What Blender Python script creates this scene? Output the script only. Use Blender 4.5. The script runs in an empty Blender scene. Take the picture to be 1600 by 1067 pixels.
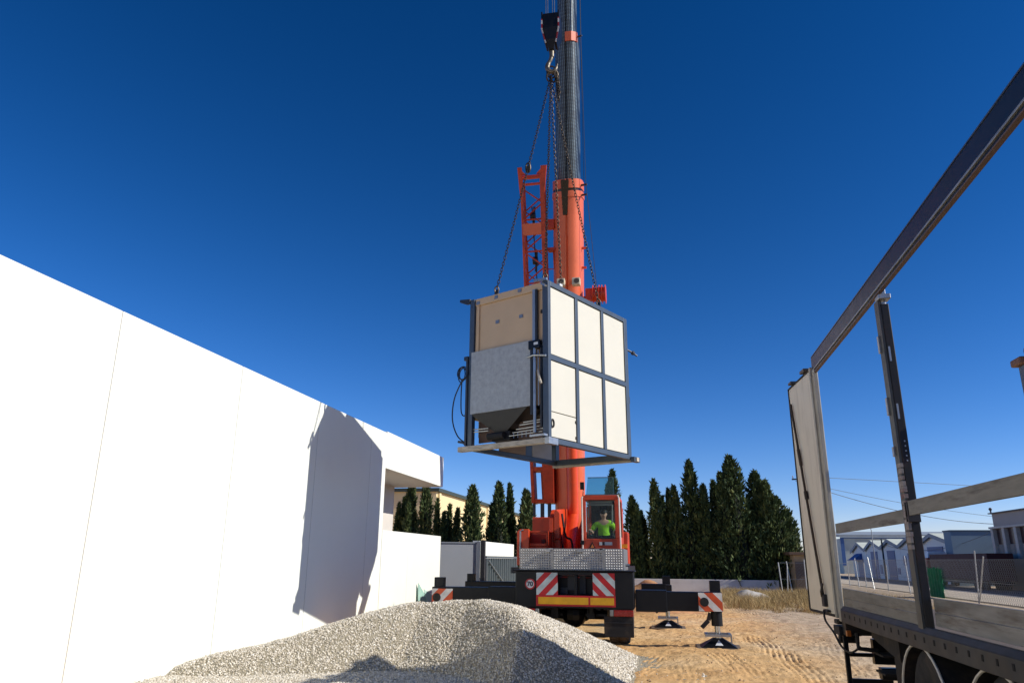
import bpy, math, random
import numpy as np
from mathutils import Vector, Matrix, noise
R = math.radians
rnd = random.Random(7)
scn = bpy.context.scene
COL = scn.collection

# ------------------------------------------------------------------ helpers
def lin(h):
    h = h.lstrip('#')
    c = [int(h[i:i+2], 16)/255 for i in (0, 2, 4)]
    return tuple((x/12.92 if x <= .04045 else ((x+.055)/1.055)**2.4) for x in c)

_wm = {}
def WM(o):
    return _wm.get(o.name, Matrix.Identity(4)) if o else Matrix.Identity(4)

def link(o, parent=None):
    COL.objects.link(o)
    if parent: o.parent = parent
    return o

def tag(o, label=None, cat=None, group=None, kind=None):
    if label: o['label'] = label
    if cat: o['category'] = cat
    if group: o['group'] = group
    if kind: o['kind'] = kind
    return o

def thing(name, label, cat, loc=(0, 0, 0), rz=0, group=None):
    o = bpy.data.objects.new(name, None)
    o.empty_display_size = .3
    link(o)
    o.location = loc; o.rotation_euler = (0, 0, rz)
    _wm[o.name] = Matrix.Translation(loc) @ Matrix.Rotation(rz, 4, 'Z')
    return tag(o, label, cat, group)

class MB:
    def __init__(s, local=False):
        s.v = []; s.f = []; s.m = []; s.local = local; s.mi = 0
    def add(s, vs, fs):
        b = len(s.v)
        s.v += [tuple(v) for v in vs]
        for f in fs:
            s.f.append(tuple(i+b for i in f)); s.m.append(s.mi)
        return s
    def box(s, x0, x1, y0, y1, z0, z1):
        return s.hexa([(x0,y0,z0),(x1,y0,z0),(x1,y1,z0),(x0,y1,z0),(x0,y0,z1),(x1,y0,z1),(x1,y1,z1),(x0,y1,z1)])
    def hexa(s, v):
        return s.add(v, [(0,3,2,1),(4,5,6,7),(0,1,5,4),(1,2,6,5),(2,3,7,6),(3,0,4,7)])
    def bar(s, p, q, w, h=None, up=(0,0,1)):
        h = h or w
        p, q = Vector(p), Vector(q); d = (q-p).normalized(); u = Vector(up)
        if abs(d.dot(u)) > .98: u = Vector((0,1,0))
        a = d.cross(u).normalized()*(w/2); b = a.cross(d).normalized()*(h/2)
        v = []
        for c in (p, q): v += [c-a-b, c+a-b, c+a+b, c-a+b]
        return s.add(v, [(0,3,2,1),(4,5,6,7),(0,1,5,4),(1,2,6,5),(2,3,7,6),(3,0,4,7)])
    def tube(s, pts, r, n=8, caps=True, closed=False):
        P = [Vector(p) for p in pts]; m = len(P); v = []; f = []
        rr = r if isinstance(r, (list, tuple)) else [r]*m
        a = None
        for i in range(m):
            if closed: d = P[(i+1) % m]-P[i-1]
            else: d = P[min(i+1, m-1)]-P[max(i-1, 0)]
            d.normalize()
            if a is None:
                a = d.orthogonal().normalized()
            else:
                a = (a-d*a.dot(d)); a = a.normalized() if a.length > 1e-6 else d.orthogonal().normalized()
            b = d.cross(a)
            for k in range(n):
                t = 2*math.pi*k/n
                v.append(P[i]+(a*math.cos(t)+b*math.sin(t))*rr[i])
        for i in range(m if closed else m-1):
            j = (i+1) % m
            for k in range(n):
                l = (k+1) % n
                f.append((i*n+k, i*n+l, j*n+l, j*n+k))
        if caps and not closed:
            f.append(tuple(range(n-1, -1, -1))); f.append(tuple((m-1)*n+k for k in range(n)))
        return s.add(v, f)
    def cyl(s, p, q, r, r2=None, n=16):
        return s.tube([p, q], [r, r if r2 is None else r2], n)
    def prism(s, poly, vec):
        vec = Vector(vec); n = len(poly); v = [Vector(p) for p in poly]; v += [p+vec for p in v]
        f = [tuple(range(n-1, -1, -1)), tuple(range(n, 2*n))]
        f += [(i, (i+1) % n, n+(i+1) % n, n+i) for i in range(n)]
        return s.add(v, f)
    def loft(s, rings, caps=True):
        n = len(rings[0]); v = [p for r in rings for p in r]; f = []
        for i in range(len(rings)-1):
            for k in range(n):
                l = (k+1) % n
                f.append((i*n+k, i*n+l, (i+1)*n+l, (i+1)*n+k))
        if caps:
            f.append(tuple(range(n-1, -1, -1))); f.append(tuple((len(rings)-1)*n+k for k in range(n)))
        return s.add(v, f)
    def sphere(s, c, r, n=10, m=7, sc=(1,1,1)):
        rings = []
        for i in range(m+1):
            t = math.pi*i/m; rr = max(math.sin(t), .02)*r
            rings.append([(c[0]+sc[0]*rr*math.cos(2*math.pi*k/n), c[1]+sc[1]*rr*math.sin(2*math.pi*k/n), c[2]-sc[2]*r*math.cos(t)) for k in range(n)])
        return s.loft(rings)
    def torus(s, c, a, b, r, n=24, m=8):
        """ring centred c spanned by vectors a and b (radius vectors)"""
        c, a, b = Vector(c), Vector(a), Vector(b)
        return s.tube([c+a*math.cos(2*math.pi*i/n)+b*math.sin(2*math.pi*i/n) for i in range(n)], r, m, closed=True)
    def build(s, name, mats, parent=None, bevel=0, smooth=False, seg=2):
        me = bpy.data.meshes.new(name)
        vs = s.v
        if parent and not s.local:
            inv = WM(parent).inverted(); vs = [inv @ Vector(v) for v in vs]
        me.from_pydata([tuple(v) for v in vs], [], s.f)
        for m in (mats if isinstance(mats, (list, tuple)) else [mats]): me.materials.append(m)
        if s.mi: me.polygons.foreach_set('material_index', s.m)
        import bmesh
        bm = bmesh.new(); bm.from_mesh(me)
        bmesh.ops.recalc_face_normals(bm, faces=bm.faces); bm.to_mesh(me); bm.free()
        if smooth:
            me.shade_smooth(); me.set_sharp_from_angle(angle=R(38))
        o = bpy.data.objects.new(name, me); link(o, parent)
        _wm[o.name] = WM(parent)
        if bevel:
            b = o.modifiers.new('bevel', 'BEVEL'); b.width = bevel; b.segments = seg; b.limit_method = 'ANGLE'; b.angle_limit = R(50)
        return o

def np_mesh(name, V, F, mat, parent=None, tone=None, smooth=False):
    """V (n,3), F (m,k) constant polygon size"""
    me = bpy.data.meshes.new(name)
    V = np.asarray(V, np.float32); F = np.asarray(F, np.int32); k = F.shape[1]
    if parent:
        M_ = np.array(WM(parent).inverted()); V = V @ M_[:3, :3].T.astype(np.float32)+M_[:3, 3].astype(np.float32)
    me.vertices.add(len(V)); me.vertices.foreach_set('co', V.ravel())
    me.loops.add(F.size); me.loops.foreach_set('vertex_index', F.ravel())
    me.polygons.add(len(F)); me.polygons.foreach_set('loop_start', np.arange(0, F.size, k, dtype=np.int32))
    if smooth: me.polygons.foreach_set('use_smooth', np.ones(len(F), bool))
    if tone is not None:
        at = me.attributes.new('tone', 'FLOAT', 'POINT'); at.data.foreach_set('value', np.asarray(tone, np.float32))
    me.materials.append(mat); me.update(calc_edges=True); me.validate()
    o = bpy.data.objects.new(name, me); link(o, parent); _wm[o.name] = WM(parent)
    return o

# ------------------------------------------------------------------ materials
def nodes(name):
    m = bpy.data.materials.new(name); m.use_nodes = True
    nt = m.node_tree; b = nt.nodes['Principled BSDF']
    return m, nt, b
def mixcol(nt, fac, a, b, mode='MIX'):
    n = nt.nodes.new('ShaderNodeMix'); n.data_type = 'RGBA'; n.blend_type = mode
    for sock, val in ((n.inputs[0], fac), (n.inputs[6], a), (n.inputs[7], b)):
        if hasattr(val, 'is_output'): nt.links.new(val, sock)
        elif isinstance(val, (tuple, list)): sock.default_value = (*val[:3], 1)
        else: sock.default_value = val
    return n.outputs[2]
def ramp(nt, src, stops):
    n = nt.nodes.new('ShaderNodeValToRGB'); e = n.color_ramp.elements
    while len(e) < len(stops): e.new(.5)
    for el, (p, c) in zip(e, stops):
        el.position = p; el.color = (*c, 1) if isinstance(c, tuple) else (c, c, c, 1)
    nt.links.new(src, n.inputs[0]); return n.outputs[0]
def tex(nt, kind, scale=5, detail=3, stretch=None, coord='Object', **kw):
    tc = nt.nodes.new('ShaderNodeTexCoord'); out = tc.outputs[coord]
    if stretch:
        mp = nt.nodes.new('ShaderNodeMapping'); mp.inputs['Scale'].default_value = stretch
        nt.links.new(out, mp.inputs[0]); out = mp.outputs[0]
    n = nt.nodes.new('ShaderNodeTex'+kind)
    nt.links.new(out, n.inputs['Vector']); n.inputs['Scale'].default_value = scale
    if 'Detail' in n.inputs: n.inputs['Detail'].default_value = detail
    for k, v in kw.items():
        if k in n.inputs: n.inputs[k].default_value = v
        else: setattr(n, k, v)
    return n.outputs[0] if kind != 'Noise' else n.outputs[0]
def bump(nt, b, h, strength=.3, dist=.02):
    n = nt.nodes.new('ShaderNodeBump'); n.inputs['Strength'].default_value = strength; n.inputs['Distance'].default_value = dist
    nt.links.new(h, n.inputs['Height']); nt.links.new(n.outputs[0], b.inputs['Normal'])

def M(name, col, rough=.6, metal=0, var=.12, scale=3, bmp=0, bscale=30, stain=None, samt=.5, sscale=2.5, stretch=None, spec=None):
    """painted/plain surface: colour, mottling, optional stain colour in noise patches, optional bump"""
    m, nt, b = nodes(name)
    c = lin(col) if isinstance(col, str) else col
    n = tex(nt, 'Noise', scale, 5, stretch)
    v = ramp(nt, n, [(.3, 1-var), (.7, 1+var*.4)])
    out = mixcol(nt, 1, c, v, 'MULTIPLY')
    if stain:
        s = tex(nt, 'Noise', sscale, 8, stretch, Roughness=.65)
        out = mixcol(nt, ramp(nt, s, [(.5, 0.), (.68, samt)]), out, lin(stain) if isinstance(stain, str) else stain)
    nt.links.new(out, b.inputs['Base Color'])
    b.inputs['Metallic'].default_value = metal
    rn = tex(nt, 'Noise', scale*3, 4)
    mr = nt.nodes.new('ShaderNodeMapRange'); mr.inputs[3].default_value = max(rough-.12, .03); mr.inputs[4].default_value = min(rough+.12, 1)
    nt.links.new(rn, mr.inputs[0]); nt.links.new(mr.outputs[0], b.inputs['Roughness'])
    if spec is not None: b.inputs['Specular IOR Level'].default_value = spec
    if bmp: bump(nt, b, tex(nt, 'Noise', bscale, 6), bmp, .01)
    return m

def M_stripes(name, cols, period, direction, offset=0, rough=.45):
    """diagonal warning stripes; cols = (red, white); direction = object-space vector"""
    m, nt, b = nodes(name)
    tc = nt.nodes.new('ShaderNodeTexCoord')
    d = nt.nodes.new('ShaderNodeVectorMath'); d.operation = 'DOT_PRODUCT'; d.inputs[1].default_value = direction
    nt.links.new(tc.outputs['Object'], d.inputs[0])
    f = nt.nodes.new('ShaderNodeMath'); f.operation = 'MULTIPLY_ADD'; f.inputs[1].default_value = 1/period; f.inputs[2].default_value = offset+100
    nt.links.new(d.outputs['Value'], f.inputs[0])
    fr = nt.nodes.new('ShaderNodeMath'); fr.operation = 'FRACT'; nt.links.new(f.outputs[0], fr.inputs[0])
    gt = nt.nodes.new('ShaderNodeMath'); gt.operation = 'GREATER_THAN'; gt.inputs[1].default_value = .5; nt.links.new(fr.outputs[0], gt.inputs[0])
    col = mixcol(nt, gt.outputs[0], lin(cols[0]), lin(cols[1]))
    dirt = ramp(nt, tex(nt, 'Noise', 8, 6), [(.35, .8), (.65, 1.05)])
    nt.links.new(mixcol(nt, 1, col, dirt, 'MULTIPLY'), b.inputs['Base Color'])
    b.inputs['Roughness'].default_value = rough
    return m

def M_tone(name, stops, rough=.8, translucent=0):
    """per-piece colour spread read from the 'tone' attribute (each leaf or stone its own shade)"""
    m, nt, b = nodes(name)
    a = nt.nodes.new('ShaderNodeAttribute'); a.attribute_name = 'tone'
    nt.links.new(ramp(nt, a.outputs['Fac'], stops), b.inputs['Base Color'])
    b.inputs['Roughness'].default_value = rough; b.inputs['Specular IOR Level'].default_value = .25
    return m

def M_glass(name, tint, alpha=.35, rough=.05):
    m, nt, b = nodes(name)
    out = nt.nodes['Material Output']
    t = nt.nodes.new('ShaderNodeBsdfTransparent'); t.inputs[0].default_value = (*tint, 1)
    b.inputs['Base Color'].default_value = (*[x*.4 for x in tint], 1); b.inputs['Roughness'].default_value = rough
    mx = nt.nodes.new('ShaderNodeMixShader'); mx.inputs[0].default_value = alpha
    nt.links.new(t.outputs[0], mx.inputs[1]); nt.links.new(b.outputs[0], mx.inputs[2]); nt.links.new(mx.outputs[0], out.inputs[0])
    return m

white = M('white_render', (.77, .79, .71), .75, var=.03, scale=.7, bmp=.12, bscale=60, stain=(.66, .64, .60), samt=.10, sscale=1.2)
joint = M('joint_sealant', (.36, .34, .31), .9)
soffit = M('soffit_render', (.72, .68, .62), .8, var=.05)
orange = M('crane_orange', '#d8481c', .38, var=.16, scale=1.2, stain='#a83c1c', samt=.5, sscale=2.2)
orange_s = M('crane_orange_faded', '#dc6a44', .42, var=.12, scale=.8, stain='#c25028', samt=.35, sscale=.9)
orange_d = M('crane_red_orange', '#c4421f', .5, var=.22, scale=2, stain='#5a2112', samt=.6)
black = M('black_paint', (.004, .005, .007), .4, var=.3, scale=3, stain='#1d1c1b', samt=.5, spec=.3)
blackr = M('black_rubber', '#17171a', .8, var=.2, scale=6, stain='#5a4c3c', samt=.5)
tyre_m = M('dusty_tyre', '#57493a', .9, var=.3, scale=6, stain='#8a7150', samt=.7, bmp=.3, bscale=40)
steel = M('galvanised_steel', '#a7a9aa', .4, .85, var=.2, scale=8)
chrome = M('chrome_rod', '#cfd2d4', .15, 1, var=.05)
dsteel = M('dark_steel', '#3a3c40', .45, .7, var=.25, scale=6, stain='#5c4a3a', samt=.4)
alu = M('checker_aluminium', '#a9a8a6', .42, .75, var=.2, scale=5, stain='#7d776e', samt=.4)
chainm = M('chain_steel', '#4a4238', .5, .8, var=.3, scale=20)
red_w = M('red_plate', '#b8141c', .4)
yel = M('reflective_yellow', '#d8a010', .35, var=.15, scale=9)
navy = M('navy_frame', '#46525f', .42, .2, var=.12, scale=3)
cream = M('cream_panel', (.60, .575, .475), .5, var=.03, scale=1.5, stain=(.54, .51, .43), samt=.2, sscale=3)
beige = M('beige_sheet', '#c9ac88', .55, var=.06, scale=2)
fibre = M('grey_fibre_board', '#a3a8ab', .8, var=.16, scale=9, stain='#83898f', samt=.45, sscale=16)
hopper_m = M('hopper_steel', '#1f1c1b', .5, .2, var=.2, scale=4)
wood_g = M('weathered_beam', '#b9b1a2', .8, var=.3, scale=5, stain='#7d756a', samt=.6, sscale=6, stretch=(1, 1, 5))
plate_g = M('grey_patch', '#7d8794', .5, .4)
rubber_b = M('black_cable', '#20242c', .5)
glass = M_glass('cab_glass', (.90, .95, .93), .05)
tealglass = M_glass('teal_glass', (.50, .74, .78), .10)

# ------------------------------------------------------------------ world, sun, camera
SUN = Vector((1, -.11, .6)).normalized()
w = bpy.data.worlds.new('World'); scn.world = w; w.use_nodes = True
nt = w.node_tree; bg = nt.nodes['Background']
sky = nt.nodes.new('ShaderNodeTexSky'); sky.sky_type = 'NISHITA'; sky.sun_disc = False
sky.sun_elevation = math.asin(SUN.z); sky.sun_rotation = math.atan2(SUN.x, SUN.y)
sky.air_density = .8; sky.dust_density = 0; sky.ozone_density = 2.0; sky.altitude = 0
hs = nt.nodes.new('ShaderNodeHueSaturation'); hs.inputs['Saturation'].default_value = 1.2; hs.inputs['Hue'].default_value = .49
gm = nt.nodes.new('ShaderNodeGamma'); gm.inputs[1].default_value = 1.4
nt.links.new(sky.outputs[0], gm.inputs[0]); nt.links.new(gm.outputs[0], hs.inputs['Color'])
tn = nt.nodes.new('ShaderNodeMix'); tn.data_type = 'RGBA'; tn.blend_type = 'MULTIPLY'; tn.inputs[0].default_value = 1; tn.inputs[7].default_value = (1.0, .88, 1.20, 1)
nt.links.new(hs.outputs[0], tn.inputs[6]); nt.links.new(tn.outputs[2], bg.inputs[0]); bg.inputs[1].default_value = .05
sl = bpy.data.lights.new('sun', 'SUN'); sl.energy = 4.8; sl.angle = R(.5); sl.color = (1, .95, .87)
so = bpy.data.objects.new('sun', sl); link(so); so.rotation_euler = SUN.to_track_quat('Z', 'Y').to_euler(); so.location = (30, -5, 30)
cd = bpy.data.cameras.new('camera'); cam = bpy.data.objects.new('camera', cd); link(cam)
cd.sensor_fit = 'HORIZONTAL'; cd.sensor_width = 36; cd.lens = 1153/1600*36; cd.clip_end = 5000; cd.clip_start = .05
cam.matrix_world = Matrix.Translation((0, 0, 1.65)) @ Matrix.Rotation(R(11.3), 4, 'Z') @ Matrix.Rotation(math.pi/2+R(16.42), 4, 'X') @ Matrix.Rotation(R(.45), 4, 'Z')
scn.camera = cam
vs = scn.view_settings; vs.view_transform = 'Standard'; vs.look = 'None'; vs.gamma = 1; vs.exposure = .15; vs.use_curve_mapping = False

# ------------------------------------------------------------------ ground
def sstep(a, b, x):
    t = min(max((x-a)/(b-a), 0), 1); return t*t*(3-2*t)
TRACKS = [((-.55, 12.1), (-.30, 14.6), .62, .9), ((1.25, 12.3), (.85, 14.9), .6, .8), ((2.12, 11.6), (1.85, 18.3), .5, 1.25), ((.35, 11.4), (.15, 13.4), .5, .45), ((2.9, 12.6), (3.0, 17.5), .45, .5), ((2.9, 27), (2.2, 33), .8, 1.1), ((1.2, 24), (1.0, 29), .6, .7), ((1.3, 19), (1.8, 23), .5, .5)]
def gz(x, y, fine=True):
    z = -1.1*sstep(15, 31, x)
    if x < 13 and y < 60:
        z += .10*(1-sstep(.6, -.4, x)*sstep(15.5, 14, y))*(noise.noise((x*.12, y*.12, 3))+.2)*sstep(4, 9, y)*sstep(13, 10, x)*sstep(-7, -3, x)
        if fine and 8 < y < 34 and x < 10:
            z += .04*noise.noise((x*.9, y*.9, 0))+.020*noise.noise((x*2.7, y*2.2, 5))+.015*noise.noise((x*6.5, y*5, 9))+.010*noise.noise((x*14, y*9, 4))
            for (ax, ay), (bx, by), wd, am in TRACKS:
                L = math.hypot(bx-ax, by-ay); ux, uy = (bx-ax)/L, (by-ay)/L
                t = (x-ax)*ux+(y-ay)*uy; s = -(x-ax)*uy+(y-ay)*ux
                if -.1 < t < L+.1 and abs(s) < wd/2+.05:
                    k = sstep(wd/2+.05, wd/2-.05, abs(s))*sstep(-.1, .2, t)*sstep(L+.1, L-.2, t)
                    k *= am*(.75+.6*noise.noise((x*1.3, y*.9, 21)))
                    z += max(k, 0)*(.0065*(.5+1.2*abs(noise.noise((x*3, y*2.2, 31))))*2*max(min(1.6*math.sin((s+.10*t+.03*math.sin(t*1.7)+.02*noise.noise((x*2, y*2, 33)))*2*math.pi/.10), 1), -1)-.008)
    return z
xs = np.concatenate([np.linspace(-2500, -60, 14), np.linspace(-50, -8, 22), np.arange(-7.5, -1.2, .12), np.arange(-1.2, 3.4, .026), np.arange(3.4, 5, .1), np.arange(5, 13, .25), np.arange(13, 42, 1.), np.linspace(44, 120, 20), np.linspace(150, 2500, 14)])
ys = np.concatenate([np.linspace(-300, -10, 8), np.linspace(-5, 9.5, 16), np.arange(9.8, 20, .06), np.arange(20, 34, .1), np.arange(34, 60, .6), np.linspace(61, 220, 60), np.geomspace(235, 3500, 18)])
GV = np.array([(x, y, gz(x, y)) for y in ys for x in xs])
nx, ny = len(xs), len(ys)
ii, jj = np.meshgrid(np.arange(nx-1), np.arange(ny-1))
a0 = (jj*nx+ii).ravel()
GF = np.stack([a0, a0+1, a0+nx+1, a0+nx], 1)
m, nt, b = nodes('dry_dirt')
n1 = tex(nt, 'Noise', .35, 8, Roughness=.6); n2 = tex(nt, 'Noise', 3.5, 9, Roughness=.7); n3 = tex(nt, 'Noise', 26, 6)
c = ramp(nt, n1, [(.34, (.60, .34, .135)), (.5, (.72, .455, .20)), (.66, (.74, .53, .29))])
c = mixcol(nt, ramp(nt, n2, [(.34, .5), (.5, 0.)]), c, (.34, .205, .10))
c = mixcol(nt, ramp(nt, n2, [(.58, 0.), (.72, .5)]), c, (.60, .48, .35))
c = mixcol(nt, ramp(nt, n3, [(.55, 0.), (.72, .5)]), c, (.30, .19, .10))
tc = nt.nodes.new('ShaderNodeTexCoord'); sx = nt.nodes.new('ShaderNodeSeparateXYZ'); nt.links.new(tc.outputs['Object'], sx.inputs[0])
nz = nt.nodes.new('ShaderNodeMath'); nz.operation = 'MULTIPLY_ADD'; nz.inputs[1].default_value = 3; nt.links.new(n1, nz.inputs[0]); nt.links.new(sx.outputs[0], nz.inputs[2])
c = mixcol(nt, ramp(nt, nz.outputs[0], [(0, 0.), (1, 0.)]), c, c)
mr = nt.nodes.new('ShaderNodeMapRange'); mr.inputs[1].default_value = 3.3; mr.inputs[2].default_value = 5.2; nt.links.new(nz.outputs[0], mr.inputs[0])
c = mixcol(nt, mr.outputs[0], c, mixcol(nt, ramp(nt, n2, [(.4, 0.), (.6, 1.)]), (.40, .305, .20), (.60, .47, .32)))
nt.links.new(c, b.inputs['Base Color']); b.inputs['Roughness'].default_value = .95; b.inputs['Specular IOR Level'].default_value = .15
hh = nt.nodes.new('ShaderNodeMath'); hh.operation = 'MULTIPLY_ADD'; hh.inputs[1].default_value = .35; nt.links.new(n3, hh.inputs[0]); nt.links.new(n2, hh.inputs[2])
bump(nt, b, hh.outputs[0], .8, .05)
tag(np_mesh('ground', GV, GF, m, smooth=True), kind='structure')

# road and pavement beyond the fence, lying just over the sloping ground
def strip(name, x0, x1, y0, y1, dz, mat, n=14, ny=30):
    V = [(x, y, -1.1*sstep(15, 31, x)+dz) for y in np.linspace(y0, y1, ny) for x in np.linspace(x0, x1, n)]
    F = [(j*n+i, j*n+i+1, (j+1)*n+i+1, (j+1)*n+i) for j in range(ny-1) for i in range(n-1)]
    return tag(np_mesh(name, V, F, mat), kind='structure')
conc = M('pale_concrete', (.52, .43, .31), .9, var=.2, scale=.6, bmp=.2)
asph = M('worn_asphalt', (.13, .125, .12), .9, var=.25, scale=.4, bmp=.2, stain=(.2, .18, .15), sscale=.3)
strip('pavement', 13.6, 18.5, 12, 260, .03, conc)
strip('road', 18.5, 36.5, 12, 260, .015, asph, 20)
kb = MB()
for k in range(30):
    y0 = 12+8*k; z = -1.1*sstep(15, 31, 18.5)
    kb.box(18.45, 18.6, y0+.01, y0+7.99, z-.1, z+.06)
tag(kb.build('kerb', M('kerb_stone', (.42, .40, .37), .85, bmp=.3), bevel=.01), kind='structure')

# scattered clods and pebbles on the dirt
def scatter_stones(pts, smin, smax, seed, flat=.7):
    rg = np.random.default_rng(seed); n = len(pts)
    base = np.array([(1,0,0),(-1,0,0),(0,1,0),(0,-1,0),(0,0,1),(0,0,-1)], float)
    fc = np.array([(0,2,4),(2,1,4),(1,3,4),(3,0,4),(2,0,5),(1,2,5),(3,1,5),(0,3,5)])
    s = rg.uniform(smin, smax, n)/2*rg.choice([.7, 1, 1, 1.25], n)
    q = rg.normal(size=(n, 4)); q /= np.linalg.norm(q, axis=1)[:, None]
    w_, x, y, z = q.T
    Rm = np.stack([1-2*(y*y+z*z), 2*(x*y-z*w_), 2*(x*z+y*w_), 2*(x*y+z*w_), 1-2*(x*x+z*z), 2*(y*z-x*w_), 2*(x*z-y*w_), 2*(y*z+x*w_), 1-2*(x*x+y*y)], 1).reshape(n, 3, 3)
    jit = rg.uniform(.6, 1.3, (n, 6, 1))*base[None]+rg.normal(0, .16, (n, 6, 3))
    V = np.einsum('nij,nkj->nki', Rm, jit*np.array([1, .8, flat]))*s[:, None, None]+pts[:, None, :]
    F = fc[None]+(np.arange(n)*6)[:, None, None]
    return V.reshape(-1, 3), F.reshape(-1, 3), np.repeat(rg.uniform(0, 1, n), 6)
rg = np.random.default_rng(3)
P = []
while len(P) < 1100:
    y = 10.5+23*rg.random()**1.6; x = rg.uniform(-4, 7)
    cl = noise.noise((x*.5, y*.5, 40))
    if cl > -.15+rg.random()*.5-.1: P.append((x, y, gz(x, y)+.004))
V, F, T = scatter_stones(np.array(P), .012, .05, 5)
tag(np_mesh('dirt_clods', V, F, M_tone('clod_earth', [(0, (.26, .16, .09)), (.6, (.44, .30, .17)), (1, (.58, .47, .34))], .95), tone=T), 'small clods and pebbles strewn over the orange dirt yard', 'clods', kind='stuff')

# ------------------------------------------------------------------ gravel heap
TOE = ([-7.3, -6, -5, -4, -3.2, -2.6, -2.07, -1.6, -1.1, -.4, .1, .6], [10.0, 10.25, 10.8, 11.45, 11.2, 10.72, 10.28, 10.38, 10.65, 10.95, 11.6, 13.0])
CAP = ([-7.3, -6.9, -6.4, -5.8, -5, -4.2, -3.5, -3.0, -2.4, -1.9, -1.4, -.55, .6], [.12, .18, .29, .46, .76, .96, 1.03, 1.03, .93, .70, .46, .04, -.40])
def hz(x, y):
    f = .70*(y-float(np.interp(x, *TOE))); c = float(np.interp(x, *CAP)); b = .62*(14.7-y)
    k = 11.
    z = -math.log(math.exp(-k*f)+math.exp(-k*c)+math.exp(-k*b))/k
    z = max(z, -.3)
    ap = .13*math.exp(-((x+3.5)**2)/1.4-((y-10.2)**2)/.5)+.06*math.exp(-((x+6.5)**2)/.15-((y-10.7)**2)/.25)
    z = max(z, 0)+ap if z > -.1 else ap+z*.3
    if z > .02: z += .022*noise.noise((x*1.6, y*1.6, 7))+.012*noise.noise((x*4.5, y*4.5, 2))
    return max(z-.02, gz(x, y, False)+.035*sstep(-1.2, -1.6, x)*sstep(12, 11, y)-.02*sstep(-1.6, -1.2, x))
px_ = np.arange(-7.25, .6, .05); py_ = np.arange(8.6, 15.2, .05)
HV = np.array([(x, y, hz(x, y)) for y in py_ for x in px_])
nx, ny = len(px_), len(py_)
ii, jj = np.meshgrid(np.arange(nx-1), np.arange(ny-1)); a0 = (jj*nx+ii).ravel()
HF = np.stack([a0, a0+1, a0+nx+1, a0+nx], 1)
GSTOPS = [(0, (.38, .325, .235)), (.25, (.54, .48, .375)), (.65, (.67, .61, .50)), (1, (.83, .78, .68))]
gp = thing('gravel_heap', 'big heap of pale grey crushed gravel in front of the white wall', 'gravel heap', (-3, 12.3, 0))
gp['kind'] = 'stuff'
m, nt, b = nodes('gravel_core')
vo = tex(nt, 'Voronoi', 26)
nt.links.new(ramp(nt, tex(nt, 'Voronoi', 26), [(0, (.55, .49, .37)), (.5, (.40, .35, .25))]), b.inputs['Base Color']); b.inputs['Roughness'].default_value = .95
bump(nt, b, vo, 1, -.03)
core = np_mesh('heap', HV, HF, m, gp, smooth=True); core['kind'] = 'stuff'
rg = np.random.default_rng(11); P = []
N = 90000
X = rg.uniform(-7.0, .5, N); Y = 9.2+rg.random(N)*5.0
for x, y in zip(X, Y):
    z = hz(x, y)
    if z > .006+rg.random()*.022: P.append((x, y, max(z, 0)+.004))
for k in range(120):   # loose spill round the toe
    a = rg.uniform(-1.0, .9); P.append((a, 11.2+rg.normal()*.9, 0)) if hz(a, 11.5) < .02 else None
P = np.array(P)
V, F, T = scatter_stones(P, .022, .044, 2, .75)
st = np_mesh('stones', V, F, M_tone('gravel_stone', GSTOPS, .9), gp, tone=T); st['kind'] = 'stuff'

# ------------------------------------------------------------------ white building on the left
bw = thing('white_building', 'long white rendered building with a cantilevered canopy at its far end', 'building', (-7, 8, 0))
mb = MB(); J = [-3.8, -.8, 2.2, 5.22, 8.24, 11.26, 14.33, 17.3, 18.37]
for a, c in zip(J, J[1:]): mb.box(-7.16, -7, a+.008, c-.008, 0, 4.82)
mb.box(-20, -19.8, -3.8, 23.2, 0, 4.7); mb.box(-19.8, -7.2, -3.8, -3.6, 0, 4.7)
mb.box(-19.8, -7.17, 18.17, 18.365, 0, 3.88)
mb.build('wall', white, bw, bevel=.008)
MB().box(-7.19, -7.006, -3.79, 18.36, .002, 4.815).build('panel_joint', joint, bw)
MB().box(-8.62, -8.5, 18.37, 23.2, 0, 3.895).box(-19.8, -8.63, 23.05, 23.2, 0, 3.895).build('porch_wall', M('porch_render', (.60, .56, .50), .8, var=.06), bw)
mb = MB()
for a, c in zip((18.38, 20.4), (20.392, 23.65)): mb.box(-8.9, -7, a, c, 3.9, 4.86)
mb.build('canopy', white, bw, bevel=.01)
MB().box(-19.8, -7.2, -3.6, 18.36, 4.4, 4.6).box(-19.8, -8.92, 18.37, 23.6, 4.4, 4.6).build('roof', M('roof_gravel', (.35, .34, .33), .9), bw)
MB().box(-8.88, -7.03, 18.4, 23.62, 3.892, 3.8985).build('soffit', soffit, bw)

t = MB()
for a, c in ((18.39, 20.436), (20.446, 23.62)): t.box(-7.2, -7, a, c, 0, 2.34)
tag(t.build('garden_wall', white, bevel=.008), 'low white rendered wall joining the building under the canopy', 'wall')

gs = thing('glass_shard', 'pale green broken sheet of glass leaning on the low white wall', 'glass sheet', (-6.8, 21.8, 0))
MB().prism([(-6.93, 21.35, .03), (-6.7, 22.2, .03), (-6.86, 21.9, .55), (-6.95, 21.3, .98)], (.012, -.004, 0)).build('pane', M('greenish_glass', (.35, .55, .48), .15), gs)
MB().prism([(-6.72, 21.9, .03), (-6.6, 22.3, .03), (-6.75, 22.05, .62), (-6.9, 21.7, .80)], (.012, -.004, 0)).build('pane', M('greenish_glass_pale', (.42, .60, .54), .15), gs)

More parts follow.
